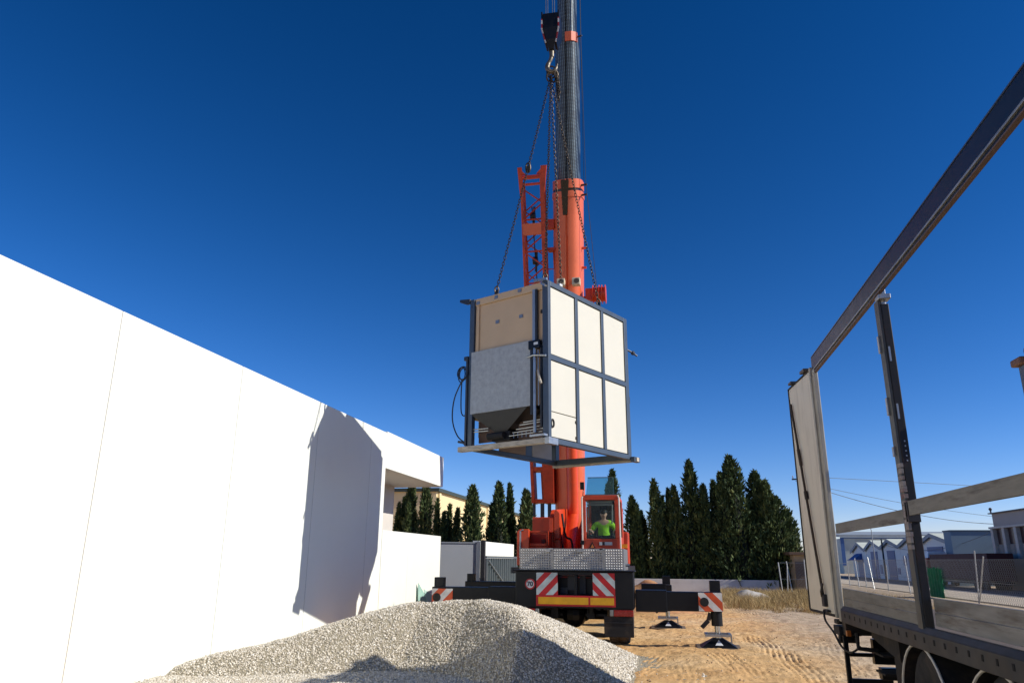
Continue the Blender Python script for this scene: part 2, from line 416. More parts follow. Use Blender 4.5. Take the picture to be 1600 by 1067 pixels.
# grey street gate, its post, the barred gate and the wall beyond it
ggm = M('gate_grey', '#a3a8ae', .5, .1, var=.05, scale=1)
gg = thing('sliding_gate', 'plain grey sheet metal sliding gate closing the yard beside the low white wall', 'gate', (-6.66, 27.05, 0), R(17))
MB(True).box(-3.1, 0, 0, .05, .08, 2.19).build('sheet', ggm, gg, bevel=.004)
mb = MB(True).box(-3.12, .01, -.03, .08, 2.19, 2.235).box(-3.12, .01, -.03, .08, .04, .08)
for x in (-3.1, -1.6, -.06): mb.box(x, x+.05, -.025, -.002, .09, 2.185)
mb.build('frame', M('gate_frame_grey', '#8f959c', .5, .1), gg)
gpst = thing('gate_post', 'dark steel gate post with a grey guide plate beside the grey sliding gate', 'post', (-6.5, 27, 0))
MB().box(-6.5, -6.34, 27.0, 27.16, 0, 2.3).build('post', M('post_dark', '#3b3c41', .5, .2), gpst, bevel=.006)
MB().box(-6.64, -6.51, 27.0, 27.03, .9, 2.27).box(-6.64, -6.51, 27.0, 27.03, .02, .86).build('guide_plate', M('guide_grey', '#98a0a8', .5), gpst)
bgt = thing('barred_gate', 'light grey vertical bar gate standing below the white street wall', 'gate', (-6.4, 30, 0))
gm_ = M('bar_gate_grey', '#b9c3c4', .45, .2)
mb = MB().box(-6.5, -6.4, 27.6, 33.7, 1.68, 1.76).box(-6.5, -6.4, 27.6, 33.7, .1, .18)
for y in (27.6, 33.62): mb.box(-6.5, -6.4, y, y+.08, .185, 1.675)
mb.bar((-6.37, 27.8, 1.6), (-6.37, 32.2, .25), .04, .05)
mb.build('frame', M('bar_frame', '#6c757a', .45, .3), bgt)
mb = MB()
for k in range(15): mb.box(-6.46, -6.40, 27.75+.4*k, 27.86+.4*k, .185, 1.675)
mb.build('bars', M('bar_dark', '#5f696d', .45, .3), bgt)
MB().box(-6.485, -6.465, 27.69, 33.61, .185, 1.675).build('backing_sheet', gm_, bgt)
t = MB().box(-8.3, -8, 33, 41, 0, 2.42)
tag(t.build('street_wall', white, bevel=.01), 'short white street wall rising behind the vertical bar gate', 'wall')
t = MB().box(-30, -8.5, 42.5, 42.7, 0, 1.05)
tag(t.build('back_wall', M('back_wall_render', (.5, .48, .45), .85), bevel=.01), 'grey boundary wall at the feet of the cypresses behind the gates', 'wall')

# yellow warehouse
yw = thing('yellow_warehouse', 'yellow rendered warehouse with dark roof edge behind the left cypresses', 'warehouse', (-26, 75, 0))
ym = M('yellow_render', (.74, .60, .34), .8, var=.06, scale=.4)
mb = MB().box(-46, -18.3, 60, 110, 0, 7.0)
mb.build('wall', ym, yw)
for k in range(6): MB().box(-18.29, -18.12, 60.4+9*k, 60.9+9*k, 0, 6.9).build('pilaster', ym, yw)
for k in range(3): MB().box(-26.4-7*k, -26-7*k, 59.85, 59.99, 0, 6.9).build('pilaster', ym, yw)
MB().box(-46.3, -18.0, 59.75, 110.3, 7.002, 7.28).build('roof_edge', M('dark_green_trim', '#35413c', .6), yw)
for k in range(5):
    MB().box(-18.28, -18.22, 63+9*k, 66.5+9*k, 4.3, 5.5).build('window', M('dark_window', '#39404a', .25), yw) if k else None
pb = thing('pale_building', 'small pale distant building showing between the cypress tops', 'building', (-17, 120, 0))
MB().box(-20, -14, 118, 128, 0, 5.2).build('wall', M('pale_render', (.62, .60, .56), .8), pb)
MB().box(-20.2, -13.8, 117.8, 128.2, 5.2, 5.5).build('roof', M('pale_roof', (.4, .36, .32), .8), pb)
MB().box(-18, -16, 117.94, 117.99, 2.5, 3.8).build('window', M('dark_window2', '#39404a', .25), pb)

# ------------------------------------------------------------------ cypresses
leaf_m = M_tone('cypress_foliage', [(0, (.020, .036, .013)), (.4, (.050, .080, .026)), (.75, (.115, .145, .048)), (1, (.19, .20, .075))], .75)
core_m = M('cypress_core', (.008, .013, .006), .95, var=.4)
bark = M('cypress_bark', (.10, .075, .05), .95, var=.3, bmp=.5)
def px_point(px, py, Y):
    d = cam.matrix_world.to_3x3() @ Vector(((px-800)/1153, (533.5-py)/1153, -1))
    return Vector((0, 0, 1.65))+d*(Y/d.y)
def cypress(label, px, py, Y, wpx, seed, spires=2, dens=1., low=0.):
    top = px_point(px, py, Y); H = top.z; Rr = wpx/1153*Y*.5*1.36
    x0 = top.x
    t = thing('cypress_tree', label, 'cypress tree', (x0, Y, 0), 0, 'row of dark cypresses behind the yard')
    rg = np.random.default_rng(seed)
    lean = rg.normal(0, .025)
    MB().tube([(x0, Y, 0), (x0+lean*.4, Y, H*.35), (x0+lean*H*.6, Y, H*.8)], [.16+.05*Rr, .11, .03], 8).build('trunk', bark, t)
    sp = [(0, 0, H, Rr)]
    for k in range(spires):
        a = rg.uniform(0, 6.28); d = Rr*rg.uniform(.35, .75)
        sp.append((math.cos(a)*d, math.sin(a)*d, H*rg.uniform(.66, .92), Rr*rg.uniform(.4, .65)))
    ph = rg.uniform(0, 6.28, 6); tb_ = rg.uniform(.28, .52)
    Ps, Ns, Ts, Tn, Sz = [], [], [], [], []
    core = MB()
    for si, (dx, dy, h, r) in enumerate(sp):
        def rad(tt, a):
            base = np.minimum((1-tt)**.52*1.22, 1)*np.minimum(.8+tt*1.6, 1)*(1+.28*(1-tt)**2)
            lump = 1+.20*np.sin(3*a+ph[0]+tt*9)+.15*np.sin(5*a-tt*17+ph[1])+.14*np.sin(tt*23+ph[2]+2*a)+.10*np.sin(tt*41+ph[3]-4*a)
            return r*base*lump
        n = int(dens*4200*(h/6)*(.5+r))
        tt = rg.uniform(low/h+.01, 1, n)**.9; a = rg.uniform(0, 6.28, n)
        q = rg.uniform(.62, 1.08, n)+np.where(rg.random(n) < .06, rg.uniform(0, .22, n), 0)
        rr = rad(tt, a)*q
        # clumping: drop leaves in noise gaps
        key = np.sin(a*4+tt*31+ph[3])+np.sin(a*7-tt*47+ph[4])+np.sin(tt*71+a*2+ph[5])
        keep = (key > -1.5) | (q < .8)
        tt, a, rr, q, key = tt[keep], a[keep], rr[keep], q[keep], key[keep]
        P = np.stack([x0+dx+lean*tt*h+np.cos(a)*rr, Y+dy+np.sin(a)*rr, tt*h+rg.normal(0, .05, len(tt))], 1)
        Nn = np.stack([np.cos(a)*.75, np.sin(a)*.75, np.full(len(a), 1.)], 1)+rg.normal(0, .38, (len(a), 3))
        Ps.append(P); Ns.append(Nn); Tn.append(np.clip(tb_+.05+.30*(np.sin(a*3+ph[0]+tt*13)*np.sin(a*5-tt*29+ph[4])+.5*np.sin(a*9+tt*8+ph[5]))+rg.normal(0, .11, len(a)), 0, 1)); Sz.append(rg.uniform(.08, .28, len(a))*(1+.5*(q > 1.06)))
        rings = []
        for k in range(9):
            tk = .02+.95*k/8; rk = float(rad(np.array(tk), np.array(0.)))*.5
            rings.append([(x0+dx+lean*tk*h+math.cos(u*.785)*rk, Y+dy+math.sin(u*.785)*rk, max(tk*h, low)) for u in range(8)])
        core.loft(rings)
    P, Nn, T, S = map(np.concatenate, (Ps, Ns, Tn, Sz))
    Nn /= np.linalg.norm(Nn, axis=1)[:, None]
    side = np.cross(Nn, rg.normal(size=Nn.shape)); side /= np.linalg.norm(side, axis=1)[:, None]
    wdt = (S*.20)[:, None]*side; ln = (S)[:, None]*Nn
    V = np.stack([P-ln*.4, P+wdt, P+ln*.7, P-wdt], 1).reshape(-1, 3)
    F = np.arange(len(P)*4).reshape(-1, 4)
    o = np_mesh('crown', V, F, leaf_m, t, tone=np.repeat(T, 4))
    core.build('shade_core', core_m, t)  # solid dark core added to block light inside the crown
    return t
TREES = [
 # label, px, py, Y, width px, spires
 ('tall cypress under the canopy edge, left one of the pair against the yellow warehouse', 648, 744, 44, 17, 1),
 ('tall cypress right of its twin, framed between canopy and low white wall', 669, 748, 43.5, 19, 1),
 ('small cypress beside the porch wall, first of the little ones on the tan gable', 622, 787, 44, 10, 0),
 ('thin pointed young cypress standing just left of the tall pair under the canopy', 629, 777, 44.5, 8, 0),
 ('short dark cypress tucked against the left flank of the tall pair', 637, 788, 43, 11, 1),
 ('narrow cypress on the bright yellow wall, nearest the tall pair', 684, 781, 43.5, 8, 0),
 ('shortest cypress in front of the bright yellow wall', 692, 801, 43.2, 11, 1),
 ('slim pointed cypress in the middle of the yellow wall', 702, 789, 44, 8, 0),
 ('slim cypress leaning into its neighbour on the right part of the yellow wall', 707.5, 796, 43.6, 11, 1),
 ('full bushy cypress over the grey sliding gate at the end of the yellow warehouse', 736, 759, 43, 28, 2),
 ('pointed broad based cypress standing over the white street wall', 779, 754, 44, 24, 1),
 ('low thin cypress filling the gap beside the slender cypress', 793.5, 787, 45, 9, 0),
 ('very slender tall cypress over the barred gate', 801, 757, 45, 13, 0),
 ('dark cypress with forked tip left of the crane jib', 815, 767, 44.5, 14, 1),
 ('ragged light green cypress touching the orange jib', 827, 768, 43, 21, 2),
 ('cypress showing behind the operator cab and its roof window', 952, 735, 46, 23, 1),
 ('cypress just right of the operator cab, first of the right-hand row', 989, 776, 46, 20, 1),
 ('low filler cypress in the dip right of the cab', 1001, 800, 47, 11, 0),
 ('lowest cypress in the dip of the right-hand row', 1007, 811, 47, 10, 0),
 ('straight blunt cypress with ragged top after the dip in the row', 1024, 750, 46, 19, 1),
 ('short cypress squeezed behind the straight blunt one', 1036, 776, 47, 12, 0),
 ('thin cypress with a needle tip left of the double topped cypress', 1044.5, 765, 46.5, 11, 0),
 ('dark cypress leaning on the left of the second tallest one', 1059, 760, 46, 20, 1),
 ('second tallest cypress with a twin tip in the middle of the right-hand row', 1080, 720, 46, 27, 1),
 ('tufted cypress on the right shoulder of the second tallest one', 1099, 758, 45.5, 20, 1),
 ('dark shaded cypress in the gap left of the tallest one', 1124, 751, 47, 18, 1),
 ('thin dark cypress pressed against the left side of the tallest one', 1132, 755, 46.5, 13, 0),
 ('tallest and widest cypress, its top high above the right-hand row', 1147, 713, 45.5, 40, 2),
 ('blunt tall cypress just right of the tallest one', 1177, 737, 46, 32, 1),
 ('cypress with rounded shoulder between the blunt one and the spreading end tree', 1194, 752, 45.6, 30, 1),
 ('spreading bushy conifer ending the row near the tan hut', 1208, 776, 45.5, 44, 3),
]
for i, (lb, px, py, Y, wp, sp) in enumerate(TREES):
    cypress(lb, px, py, Y, wp, 100+i, sp, 1.0 if wp > 14 else 1.5)

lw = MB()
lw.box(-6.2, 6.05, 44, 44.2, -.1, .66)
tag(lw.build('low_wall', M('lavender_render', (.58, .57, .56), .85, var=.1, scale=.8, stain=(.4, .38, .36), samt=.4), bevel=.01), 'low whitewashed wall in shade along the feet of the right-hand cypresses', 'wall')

# soil mounds
def mound(name, label, cx, cy, rx, ry, h, mat, seed, cat='soil mound'):
    V = []; n = 40
    for j in range(n):
        for i in range(n):
            u, v = i/(n-1)*2-1, j/(n-1)*2-1
            d = math.hypot(u, v); z = h*max(1-d, -.15)**1 if d < 1 else -.15*h
            z = h*(sstep(1, 0, d))*(1+.5*noise.noise((u*2.3, v*2.3, seed)))+.05*h*noise.noise((u*9, v*9, seed))-.04
            V.append((cx+u*rx, cy+v*ry, z))
    F = [(j*n+i, j*n+i+1, (j+1)*n+i+1, (j+1)*n+i) for j in range(n-1) for i in range(n-1)]
    return tag(np_mesh(name, V, F, mat, smooth=True), label, cat)
soil = M('orange_soil', (.52, .27, .12), .95, var=.35, scale=3, bmp=.9, bscale=14)
rub = M('grey_rubble', (.46, .43, .38), .95, var=.4, scale=3, bmp=.9, bscale=14)
mound('soil_mound', 'heap of orange soil behind the crane outrigger beam', -.75, 27, 2.2, 1.6, .9, soil, 3)
mound('rubble_mound', 'small pale rubble heap at the foot of the low wall behind the dry grass', 3.7, 36.5, 1.5, 1.2, .42, rub, 8, 'rubble heap')

# dry grass
rg = np.random.default_rng(21); V = []; T = []; k = 0
while k < 42000:
    y = rg.uniform(24.5, 43); x = rg.uniform(2.3, 9.5)
    dn = noise.noise((x*.5, y*.35, 60))*.6+noise.noise((x*1.7, y*1.2, 61))*.5
    edge = sstep(27.5-(x-2)*.6, 32-(x-2)*.6, y)
    if dn*1.5+edge*1.1-.5 < rg.random()*.7: continue
    cl = noise.noise((x*3, y*2.2, 70)); h = rg.uniform(.06, .36)*(.4+.6*edge)*(1+.5*dn)*(1+.7*cl); a = rg.uniform(0, 6.28); wd = rg.uniform(.004, .011)
    ox, oy = math.cos(a)*wd, math.sin(a)*wd; lx, ly = rg.normal(0, .3, 2)*h*1.6
    z = gz(x, y, False)
    V += [(x-ox, y-oy, z-.02), (x+ox, y+oy, z-.02), (x+lx, y+ly, z+h)]; T += [min(max(.45+.35*cl+rg.normal()*.2, 0), 1)]*3; k += 1
o = np_mesh('dry_grass', V, np.arange(len(V)).reshape(-1, 3), M_tone('dry_straw', [(0, (.16, .14, .05)), (.35, (.34, .24, .10)), (1, (.60, .44, .22))], .9), tone=T)
tag(o, 'dry straw coloured grass between the dirt yard and the low wall', 'dry grass', kind='stuff')

# ------------------------------------------------------------------ tan hut, chain-link fences
hut = thing('tan_hut', 'low tan rendered hut with flat brown roof behind the open trailer door', 'hut', (8, 45, 0))
MB().box(6.80, 8.75, 43.2, 47, 0, 1.98).build('wall', M('tan_render', '#b59c78', .85, var=.12, scale=.8, stain='#8b7458', samt=.5), hut)
MB().box(6.55, 9.0, 42.9, 47.3, 1.982, 2.13).build('roof', M('brown_slab', '#6d5644', .85), hut, bevel=.01)
MB().box(6.83, 7.4, 43.15, 43.195, .02, 1.65).build('door', M('hut_shade_brown', '#6f5f50', .7), hut)  # dark panel standing for the shade at the hut's left end

galv = M('galvanised_post', '#bcbdb9', .5, .5, var=.15)
wirem = M('chain_link_wire', '#9b9d9a', .5, .6)
def chain_fence(name, label, pts, h, posts, step=.17, wr=.0085):
    """pts: line on the ground; posts: (distance along, lean dx, lean dy, height)"""
    t = thing(name, label, 'fence', (pts[0][0], pts[0][1], 0))
    L = [0]
    for a, c in zip(pts, pts[1:]): L.append(L[-1]+math.dist(a, c))
    def at(s):
        for i in range(len(pts)-1):
            if s <= L[i+1] or i == len(pts)-2:
                u = (s-L[i])/(L[i+1]-L[i]); return Vector((pts[i][0]+(pts[i+1][0]-pts[i][0])*u, pts[i][1]+(pts[i+1][1]-pts[i][1])*u, 0))
    for s, dx, dy, hh in posts:
        p = at(s)
        MB().tube([p+Vector((0, 0, -.1)), p+Vector((dx, dy, hh))], .03, 8).build('post', galv, t, smooth=True)
    V, F = [], []
    def sp(p, q):
        b = len(V); u = Vector((0, 0, 1)); d = (q-p).normalized(); n = Vector((1, 0, 0)) if abs(d.x) < .9 else Vector((0, 1, 0))
        s_ = d.cross(n).normalized()*wr
        V.extend([p-s_, p+s_, q+s_, q-s_]); F.append((b, b+1, b+2, b+3))
    s = -h
    while s < L[-1]:
        for sg in (0, 1):
            s0, s1 = max(s, 0), min(s+h, L[-1])
            if s1 <= s0: continue
            za, zb = (s0-s, s1-s) if sg == 0 else (h-(s0-s), h-(s1-s))
            p, q = at(s0), at(s1); p.z, q.z = za+.03, zb+.03
            sp(p, q)
        s += step
    for z in (.05, h*.5, h+.03):
        for k in range(len(pts)-1):
            p, q = Vector((*pts[k], z)), Vector((*pts[k+1], z)); sp(p, q)
    np_mesh('mesh_netting', V, F, wirem, t)
    return t
chain_fence('chain_link_fence', 'sagging chain-link fence with leaning posts along the street beyond the trailer', [(13, 24), (13, 36.5), (13, 45.5), (13.1, 60)], 1.75,
            [(4, 0, 0, 1.95), (12.3, 0, -.4, 2.15), (12.32, 0, -1.25, 1.9), (21.5, 0, .25, 2.0), (25.8, 0, -.2, 1.5), (29.0, .1, 1.2, 1.95), (31.0, 0, 0, 1.6), (33, 0, .4, 1.9), (35.8, 0, 0, 1.7)])
chain_fence('chain_link_fence', 'short chain-link fence with thin posts between the cypress row and the tan hut', [(5.9, 42), (7.6, 42.0), (9.4, 42.2)], 1.55,
            [(.02, -.1, 0, 1.6), (.25, .1, 0, 1.5), (.5, -.16, .1, 1.65), (1.2, .0, 0, 1.75), (2.6, 0, 0, 1.7)])
gt_ = MB(); n = 26
rr = [[(12.93+.03*math.sin(k*1.3)+.012*math.sin(j*2.1+k), 40.1+2.0*k/n+.04*math.sin(j*1.7)*(k == n), .03+1.36*j/10-.05*math.sin(k*.9)*(j == 10)) for j in range(11)] for k in range(n+1)]
V = [p for r in rr for p in r]; V2 = [(x-.012, y, z) for x, y, z in V]
F = [(i*11+j, i*11+j+1, (i+1)*11+j+1, (i+1)*11+j) for i in range(n) for j in range(10)]
gt_.add(V, F); gt_.add(V2, F)
tag(gt_.build('green_netting', M('green_shade_net', '#0f7a4a', .8, var=.25, scale=2, stain='#0a5a38'), smooth=True), 'green shade netting hung on the chain-link fence behind the trailer post', 'netting')

# ------------------------------------------------------------------ street buildings on the right
SG = -1.1
corr = lambda n, c: M(n, c, .55, .1, var=.10, scale=.3, stain='#5e6468', samt=.25, sscale=.4)
shed_w = M('shed_white', '#e6e6e2', .7, var=.08, scale=.2, stain='#98a0a8', samt=.3, sscale=.3)
shed_roof = M('fibre_cement_roof', '#cdd2c2', .75, var=.12, scale=.3)
blue_d = M('blue_door', '#35568c', .5, var=.12)
trimm = M('shed_trim', '#8d949c', .6)
ytop = [(163.8, 3.55, 158.0, 5.16, 153.06, 3.9), (153.06, 3.9, 147.95, 5.31, 142.33, 4.07), (142.33, 4.07, 137.4, 5.25, 131.83, 4.15), (131.83, 4.15, 126.3, 5.4, 121.96, 4.28), (121.96, 4.28, 116.2, 5.47, 109.14, 4.27)]
LBL = ['gabled white shed with a blue awning, farthest of the street row', 'narrow gabled white shed with a blue roller door, second from the far end', 'gabled white shed with a tall blue-grey door, middle of the street row', 'gabled white shed half hidden behind the trailer post', 'gabled white shed beside the blue-grey block, behind the red truck cab']
for i, (ya, za, yp, zp, yb, zb) in enumerate(ytop):
    t = thing('gabled_shed', LBL[i], 'shed', (37, (ya+yb)/2, SG), 0, 'row of gabled sheds on the street')
    e = .03
    MB().prism([(37, yb+e, SG-.3), (37, ya-e, SG-.3), (37, ya-e, za-.12), (37, yp, zp-.12), (37, yb+e, zb-.12)], (26, 0, 0)).build('wall', shed_w, t)
    mb = MB()
    for (y1, z1, y2, z2) in ((ya, za, yp, zp), (yp, zp, yb, zb)):
        mb.hexa([(36.6, y1, z1-.1), (36.6, y2, z2-.1), (63, y2, z2-.1), (63, y1, z1-.1), (36.6, y1, z1+.12), (36.6, y2, z2+.12), (63, y2, z2+.12), (63, y1, z1+.12)])
    mb.build('roof', shed_roof, t)
    mb = MB()
    for (y1, z1, y2, z2) in ((ya, za, yp, zp), (yp, zp, yb, zb)):
        mb.bar((36.56, y1, z1-.2), (36.56, y2, z2-.2), .08, .5, up=(1, 0, 0)) if 0 else mb.hexa([(36.55, y1, z1-.42), (36.55, y2, z2-.42), (36.6, y2, z2-.42), (36.6, y1, z1-.42), (36.55, y1, z1+.1), (36.55, y2, z2+.1), (36.6, y2, z2+.1), (36.6, y1, z1+.1)])
    mb.build('barge_board', trimm, t)
    def dr(y0, y1, z0, z1, nm='door', mm=blue_d):
        return MB().box(36.9, 36.995, y0, y1, z0, z1).build(nm, mm, t)
    if i == 0:
        dr(155.5, 159.5, SG, 2.2); d = MB().prism([(37, 156.2, 3.2), (35.2, 156.2, 1.9), (37, 156.2, 1.9)], (0, 4.6, 0)).build('awning', M('blue_awning', '#2f5a9c', .6), t)
    elif i == 1:
        dr(145.4, 149.6, SG, 3.45); dr(143.2, 144.4, -.3, 1.2, 'window')
    elif i == 2:
        dr(134.9, 139.2, SG, 3.5); dr(133.0, 134.2, -.2, .75, 'window')
    elif i == 3:
        dr(123.5, 128.2, SG, 3.0); dr(129.2, 130.6, 1.2, 2.6, 'window')
    else:
        dr(112.6, 118.8, 1.0, 3.75, 'window'); dr(119.4, 120.8, SG, 1.1)
wh = thing('long_warehouse', 'long pale metal warehouse with blue trim far behind the gabled sheds', 'warehouse', (70, 200, SG))
MB().box(42.5, 118, 198, 240, SG-1, 7.1).build('wall', corr('warehouse_cladding', '#b3bab4'), wh)
mb = MB(); mb.hexa([(42, 197.4, 7.42), (118, 197.4, 7.42), (118, 240, 9.6), (42, 240, 9.6), (42, 197.4, 8.0), (118, 197.4, 8.0), (118, 240, 10.2), (42, 240, 10.2)]); mb.build('roof', corr('warehouse_roof', '#9fa6a8'), wh)
MB().box(42.3, 118, 197.7, 197.95, 7.102, 7.4).box(42.3, 43.1, 197.7, 197.98, .8, 7.1).build('trim', M('blue_trim', '#3c5f94', .5), wh)
bb = thing('blue_block', 'windowless blue-grey industrial block between the gabled sheds and the striped building', 'building', (40, 106, SG))
MB().box(35.6, 62, 105, 107.5, SG-.3, 5.45).build('wall', M('blue_grey_render', '#6f8798', .8, var=.06, scale=.3), bb)
MB().box(35.5, 62.1, 104.9, 107.6, 5.452, 5.6).build('coping', M('blue_coping', '#3f5468', .6), bb)
MB().box(36.5, 52, 104.96, 104.997, 2.4, 2.5).build('ledge', M('blue_ledge', '#4f687c', .6), bb)
rb = thing('striped_building', 'grey office building with tall dark windows between white fins at the right edge', 'building', (40, 85, SG))
fac = M('taupe_render', '#a89f98', .8, var=.05, scale=.3)
MB().box(37, 62, 60, 95.5, SG-.3, 7.0).build('wall', fac, rb)
MB().box(36.7, 62, 59.7, 95.8, 7.002, 7.12).build('roof', M('roof_slab', '#6c6a6a', .8), rb)
MB().box(36.45, 36.997, 60, 95.6, 5.35, 5.55).build('cornice', M('fin_white', '#c4beb6', .7), rb)
fin = M('white_fin', '#bdb6ae', .7)
for k in range(12):
    y = 95.3-2.9*k
    if y < 61.5: break
    MB().box(36.5, 36.997, y-.62, y, 2.1, 5.34).build('fin', fin, rb)
    f = MB().box(36.9, 36.996, y-2.88, y-.64, 3.65, 5.3).build('window', M('window_dark_red', '#3a1c1e', .3) if k == 0 else bpy.data.materials['window_dark_red'], rb)
    mb = MB()
    for q in range(2): mb.box(36.8, 36.996, y-.64-1.12*q-1.08, y-.66-1.12*q, 2.1, 3.62)
    mb.build('spandrel', M('spandrel_grey', '#8c8680', .7) if k == 0 else bpy.data.materials['spandrel_grey'], rb)
MB().box(36.93, 36.997, 88.2, 93.9, SG, 2.05).build('roller_door', M('tan_roller_door', '#b7a08a', .6, var=.08, stretch=(1, 1, 8)), rb)
MB().box(36.93, 36.997, 81.5, 87.2, SG, 2.05).build('roller_door', M('dark_roller_door', '#5a3f3c', .6), rb)
MB().box(36.9, 37.02, 95.45, 95.62, 7.13, 7.5).sphere((36.96, 95.53, 7.55), .18).build('finial', M('dark_finial', '#34323a', .5), rb)

# red articulated truck parked on the street
tk = thing('red_truck', 'parked red truck with a white roof deflector and a dark red trailer body', 'truck', (34.2, 100, SG))
tr_ = M('truck_red', '#8f1f26', .4, var=.1); trd = M('tarpaulin_dark_red', '#4e2321', .7, var=.18, scale=.5, stain='#46201e', samt=.4)
mb = MB(); mb.loft([[(33, 107.0, -.2), (35.4, 107.0, -.2), (35.4, 109.0, -.2), (33, 109.0, -.2)], [(33, 107.0, 1.0), (35.4, 107.0, 1.0), (35.4, 109.4, 1.0), (33, 109.4, 1.0)], [(33, 107.0, 2.2), (35.4, 107.0, 2.2), (35.4, 109.1, 2.2), (33, 109.1, 2.2)]])
mb.build('cab', tr_, tk, bevel=.06)
MB().box(32.97, 32.995, 107.3, 108.8, .9, 1.9).box(33.1, 35.3, 109.3, 109.45, 1.0, 1.95).build('cab_window', M('truck_window', '#10141a', .1), tk)
mb = MB(); mb.loft([[(33.05, 106.6, 2.21), (35.35, 106.6, 2.21), (35.35, 109.2, 2.21), (33.05, 109.2, 2.21)], [(33.2, 106.6, 3.0), (35.2, 106.6, 3.0), (35.2, 107.4, 3.0), (33.2, 107.4, 3.0)]])
mb.build('roof_deflector', M('deflector_white', '#d9dcdf', .4), tk, bevel=.05)
MB().box(32.95, 35.45, 88, 105.6, -.15, 2.62).build('trailer_body', trd, tk, bevel=.03)
MB().box(33.2, 35.2, 88, 108.5, -.55, -.22).build('chassis', black, tk)
for y in (89.6, 90.9, 92.2, 104.2, 108.2):
    for x in (33.0, 35.05):
        o = MB().cyl((x, y, SG+.5), (x+.3, y, SG+.5), .5, n=20).build('wheel', tyre_m, tk, smooth=True)
MB().box(33.2, 33.7, 109.43, 109.47, -.1, .15).box(34.7, 35.2, 109.43, 109.47, -.1, .15).build('headlight', M('headlight', '#d8dce0', .1), tk)

# poles and wires
pole_m = M('pole_dark', '#33363e', .7); pole_g = M('pole_grey', '#8a8d90', .5, .4)
def pole(label, x, y, z0, z1, r, mat=pole_m, arm=True, group=None):
    t = thing('utility_pole', label, 'pole', (x, y, z0), 0, group)
    MB().tube([(x, y, z0-.3), (x, y, z1)], [r, r*.7], 10).build('post', mat, t, smooth=True)
    if arm:
        MB().bar((x-.7, y, z1-.5), (x+.7, y, z1-.5), .1, .12).build('crossarm', mat, t)
        mb = MB()
        for q in (-.6, 0, .6): mb.cyl((x+q, y, z1-.42), (x+q, y, z1-.2), .05, n=8)
        mb.build('insulator', M('insulator', '#b8b4ac', .3) if 'insulator' not in bpy.data.materials else bpy.data.materials['insulator'], t)
    return t
pole('tall dark utility pole rising behind the tan hut next to the open trailer door', 12.2, 70, 0, 9.15, .2)
pole('dark utility pole standing before the gabled sheds', 36.0, 138, SG, 5.4, .17, arm=False)
sl_ = thing('street_lamp', 'thin grey street lamp rising in front of the narrow gabled shed', 'street lamp', (30.1, 120, SG))
MB().tube([(30.1, 120, SG-.2), (30.1, 120, 6.2), (29.9, 120, 6.6), (29.3, 120, 6.75)], [.09, .06, .05, .05], 8).build('post', pole_g, sl_, smooth=True)
MB().box(28.7, 29.32, 119.9, 120.1, 6.68, 6.8).build('lamp_head', pole_g, sl_, bevel=.03)
def wire(label, p, q, sag, r=.02):
    p, q = Vector(p), Vector(q)
    pts = [p.lerp(q, k/24)-Vector((0, 0, sag*4*(k/24)*(1-k/24))) for k in range(25)]
    tag(MB().tube(pts, r, 5).build('power_line', M('wire_grey', '#5b626a', .6) if 'wire_grey' not in bpy.data.materials else bpy.data.materials['wire_grey']), label, 'wire')
wire('uppermost thin overhead wire crossing the sky behind the trailer', (12.2, 70, 8.9), (75, 108, 8.6), -.1, .022)
wire('overhead wire sagging from the dark pole behind the hut to the striped building roof', (12.6, 70, 8.2), (36.9, 95.2, 5.9), .7, .03)
wire('overhead wire reaching from the dark pole by the hut across the blue block', (11.8, 70, 8.5), (70, 130, 8.0), 1.5, .022)
wire('lower cable strung along the shed fronts to the blue block', (36.0, 138, 4.6), (36.9, 95.3, 5.2), 1.6, .03)

# ------------------------------------------------------------------ hoisted plant unit
ND = Vector((-1.98, 13.47, 3.73)); RZ = R(63.3)
un = thing('hoisted_unit', 'cream panelled machine container in a navy steel frame hanging from the crane chains', 'container', ND, RZ)
UW = WM(un)
L_, W_, H_ = 3.12, 2.02, 3.2
def ub(*boxes):
    m = MB(True)
    for b_ in boxes: m.box(*b_)
    return m
fr = ub((0, .09, 0, .14, 0, H_), (2.98, L_, 0, .1, 0, H_), (0, .1, 1.9, W_, 0, H_), (2.98, L_, 1.9, W_, 0, H_),
        (.091, 2.979, 0, .1, 3.1, H_), (.091, 2.979, 0, .06, 1.60, 1.70), (.091, 2.979, 0, .1, .0, .1),
        (.091, 2.979, 1.92, W_, 3.1, H_), (.091, 2.979, 1.92, W_, 0, .1), (3.0, L_-.002, .101, 1.899, 3.1, H_), (3.0, L_-.002, .101, 1.899, 0, .12))
for x in (.97, 1.99): fr.box(x, x+.1, -.002, .07, .101, 1.599).box(x, x+.1, -.002, .07, 1.701, 3.099)
fr.build('frame', navy, un, bevel=.006)
for c, (x0, x1) in enumerate(((.1, .96), (1.08, 1.98), (2.1, 2.97))):
    for z0, z1 in ((.11, 1.585), (1.71, 3.08)):
        if c == 0 and z0 < 1: z0 = .595
        p_ = ub((x0+.005, x1-.005, .022, .05, z0+.01, z1)); p_.build('cream_panel', cream, un, bevel=.004)
ht = ub((.105, .955, .020, .05, .12, .588)); ht = ht.build('service_hatch', cream, un, bevel=.004)
h = MB(True); rg_ = [(.105+.045*math.cos(a)*1+.03, .006, .37+.075*math.sin(a)) for a in [i*2*math.pi/16 for i in range(16)]]
h.tube(rg_, .014, 6, closed=True); h.build('handle', blackr, ht)
ub((.925, .965, .002, .02, .48, .53), (.925, .965, .002, .02, .17, .22)).build('hinge', blackr, ht)
ub((.095, 2.975, .055, .07, .105, 3.095)).build('panel_seal', M('dark_seal', '#23272c', .8), un)
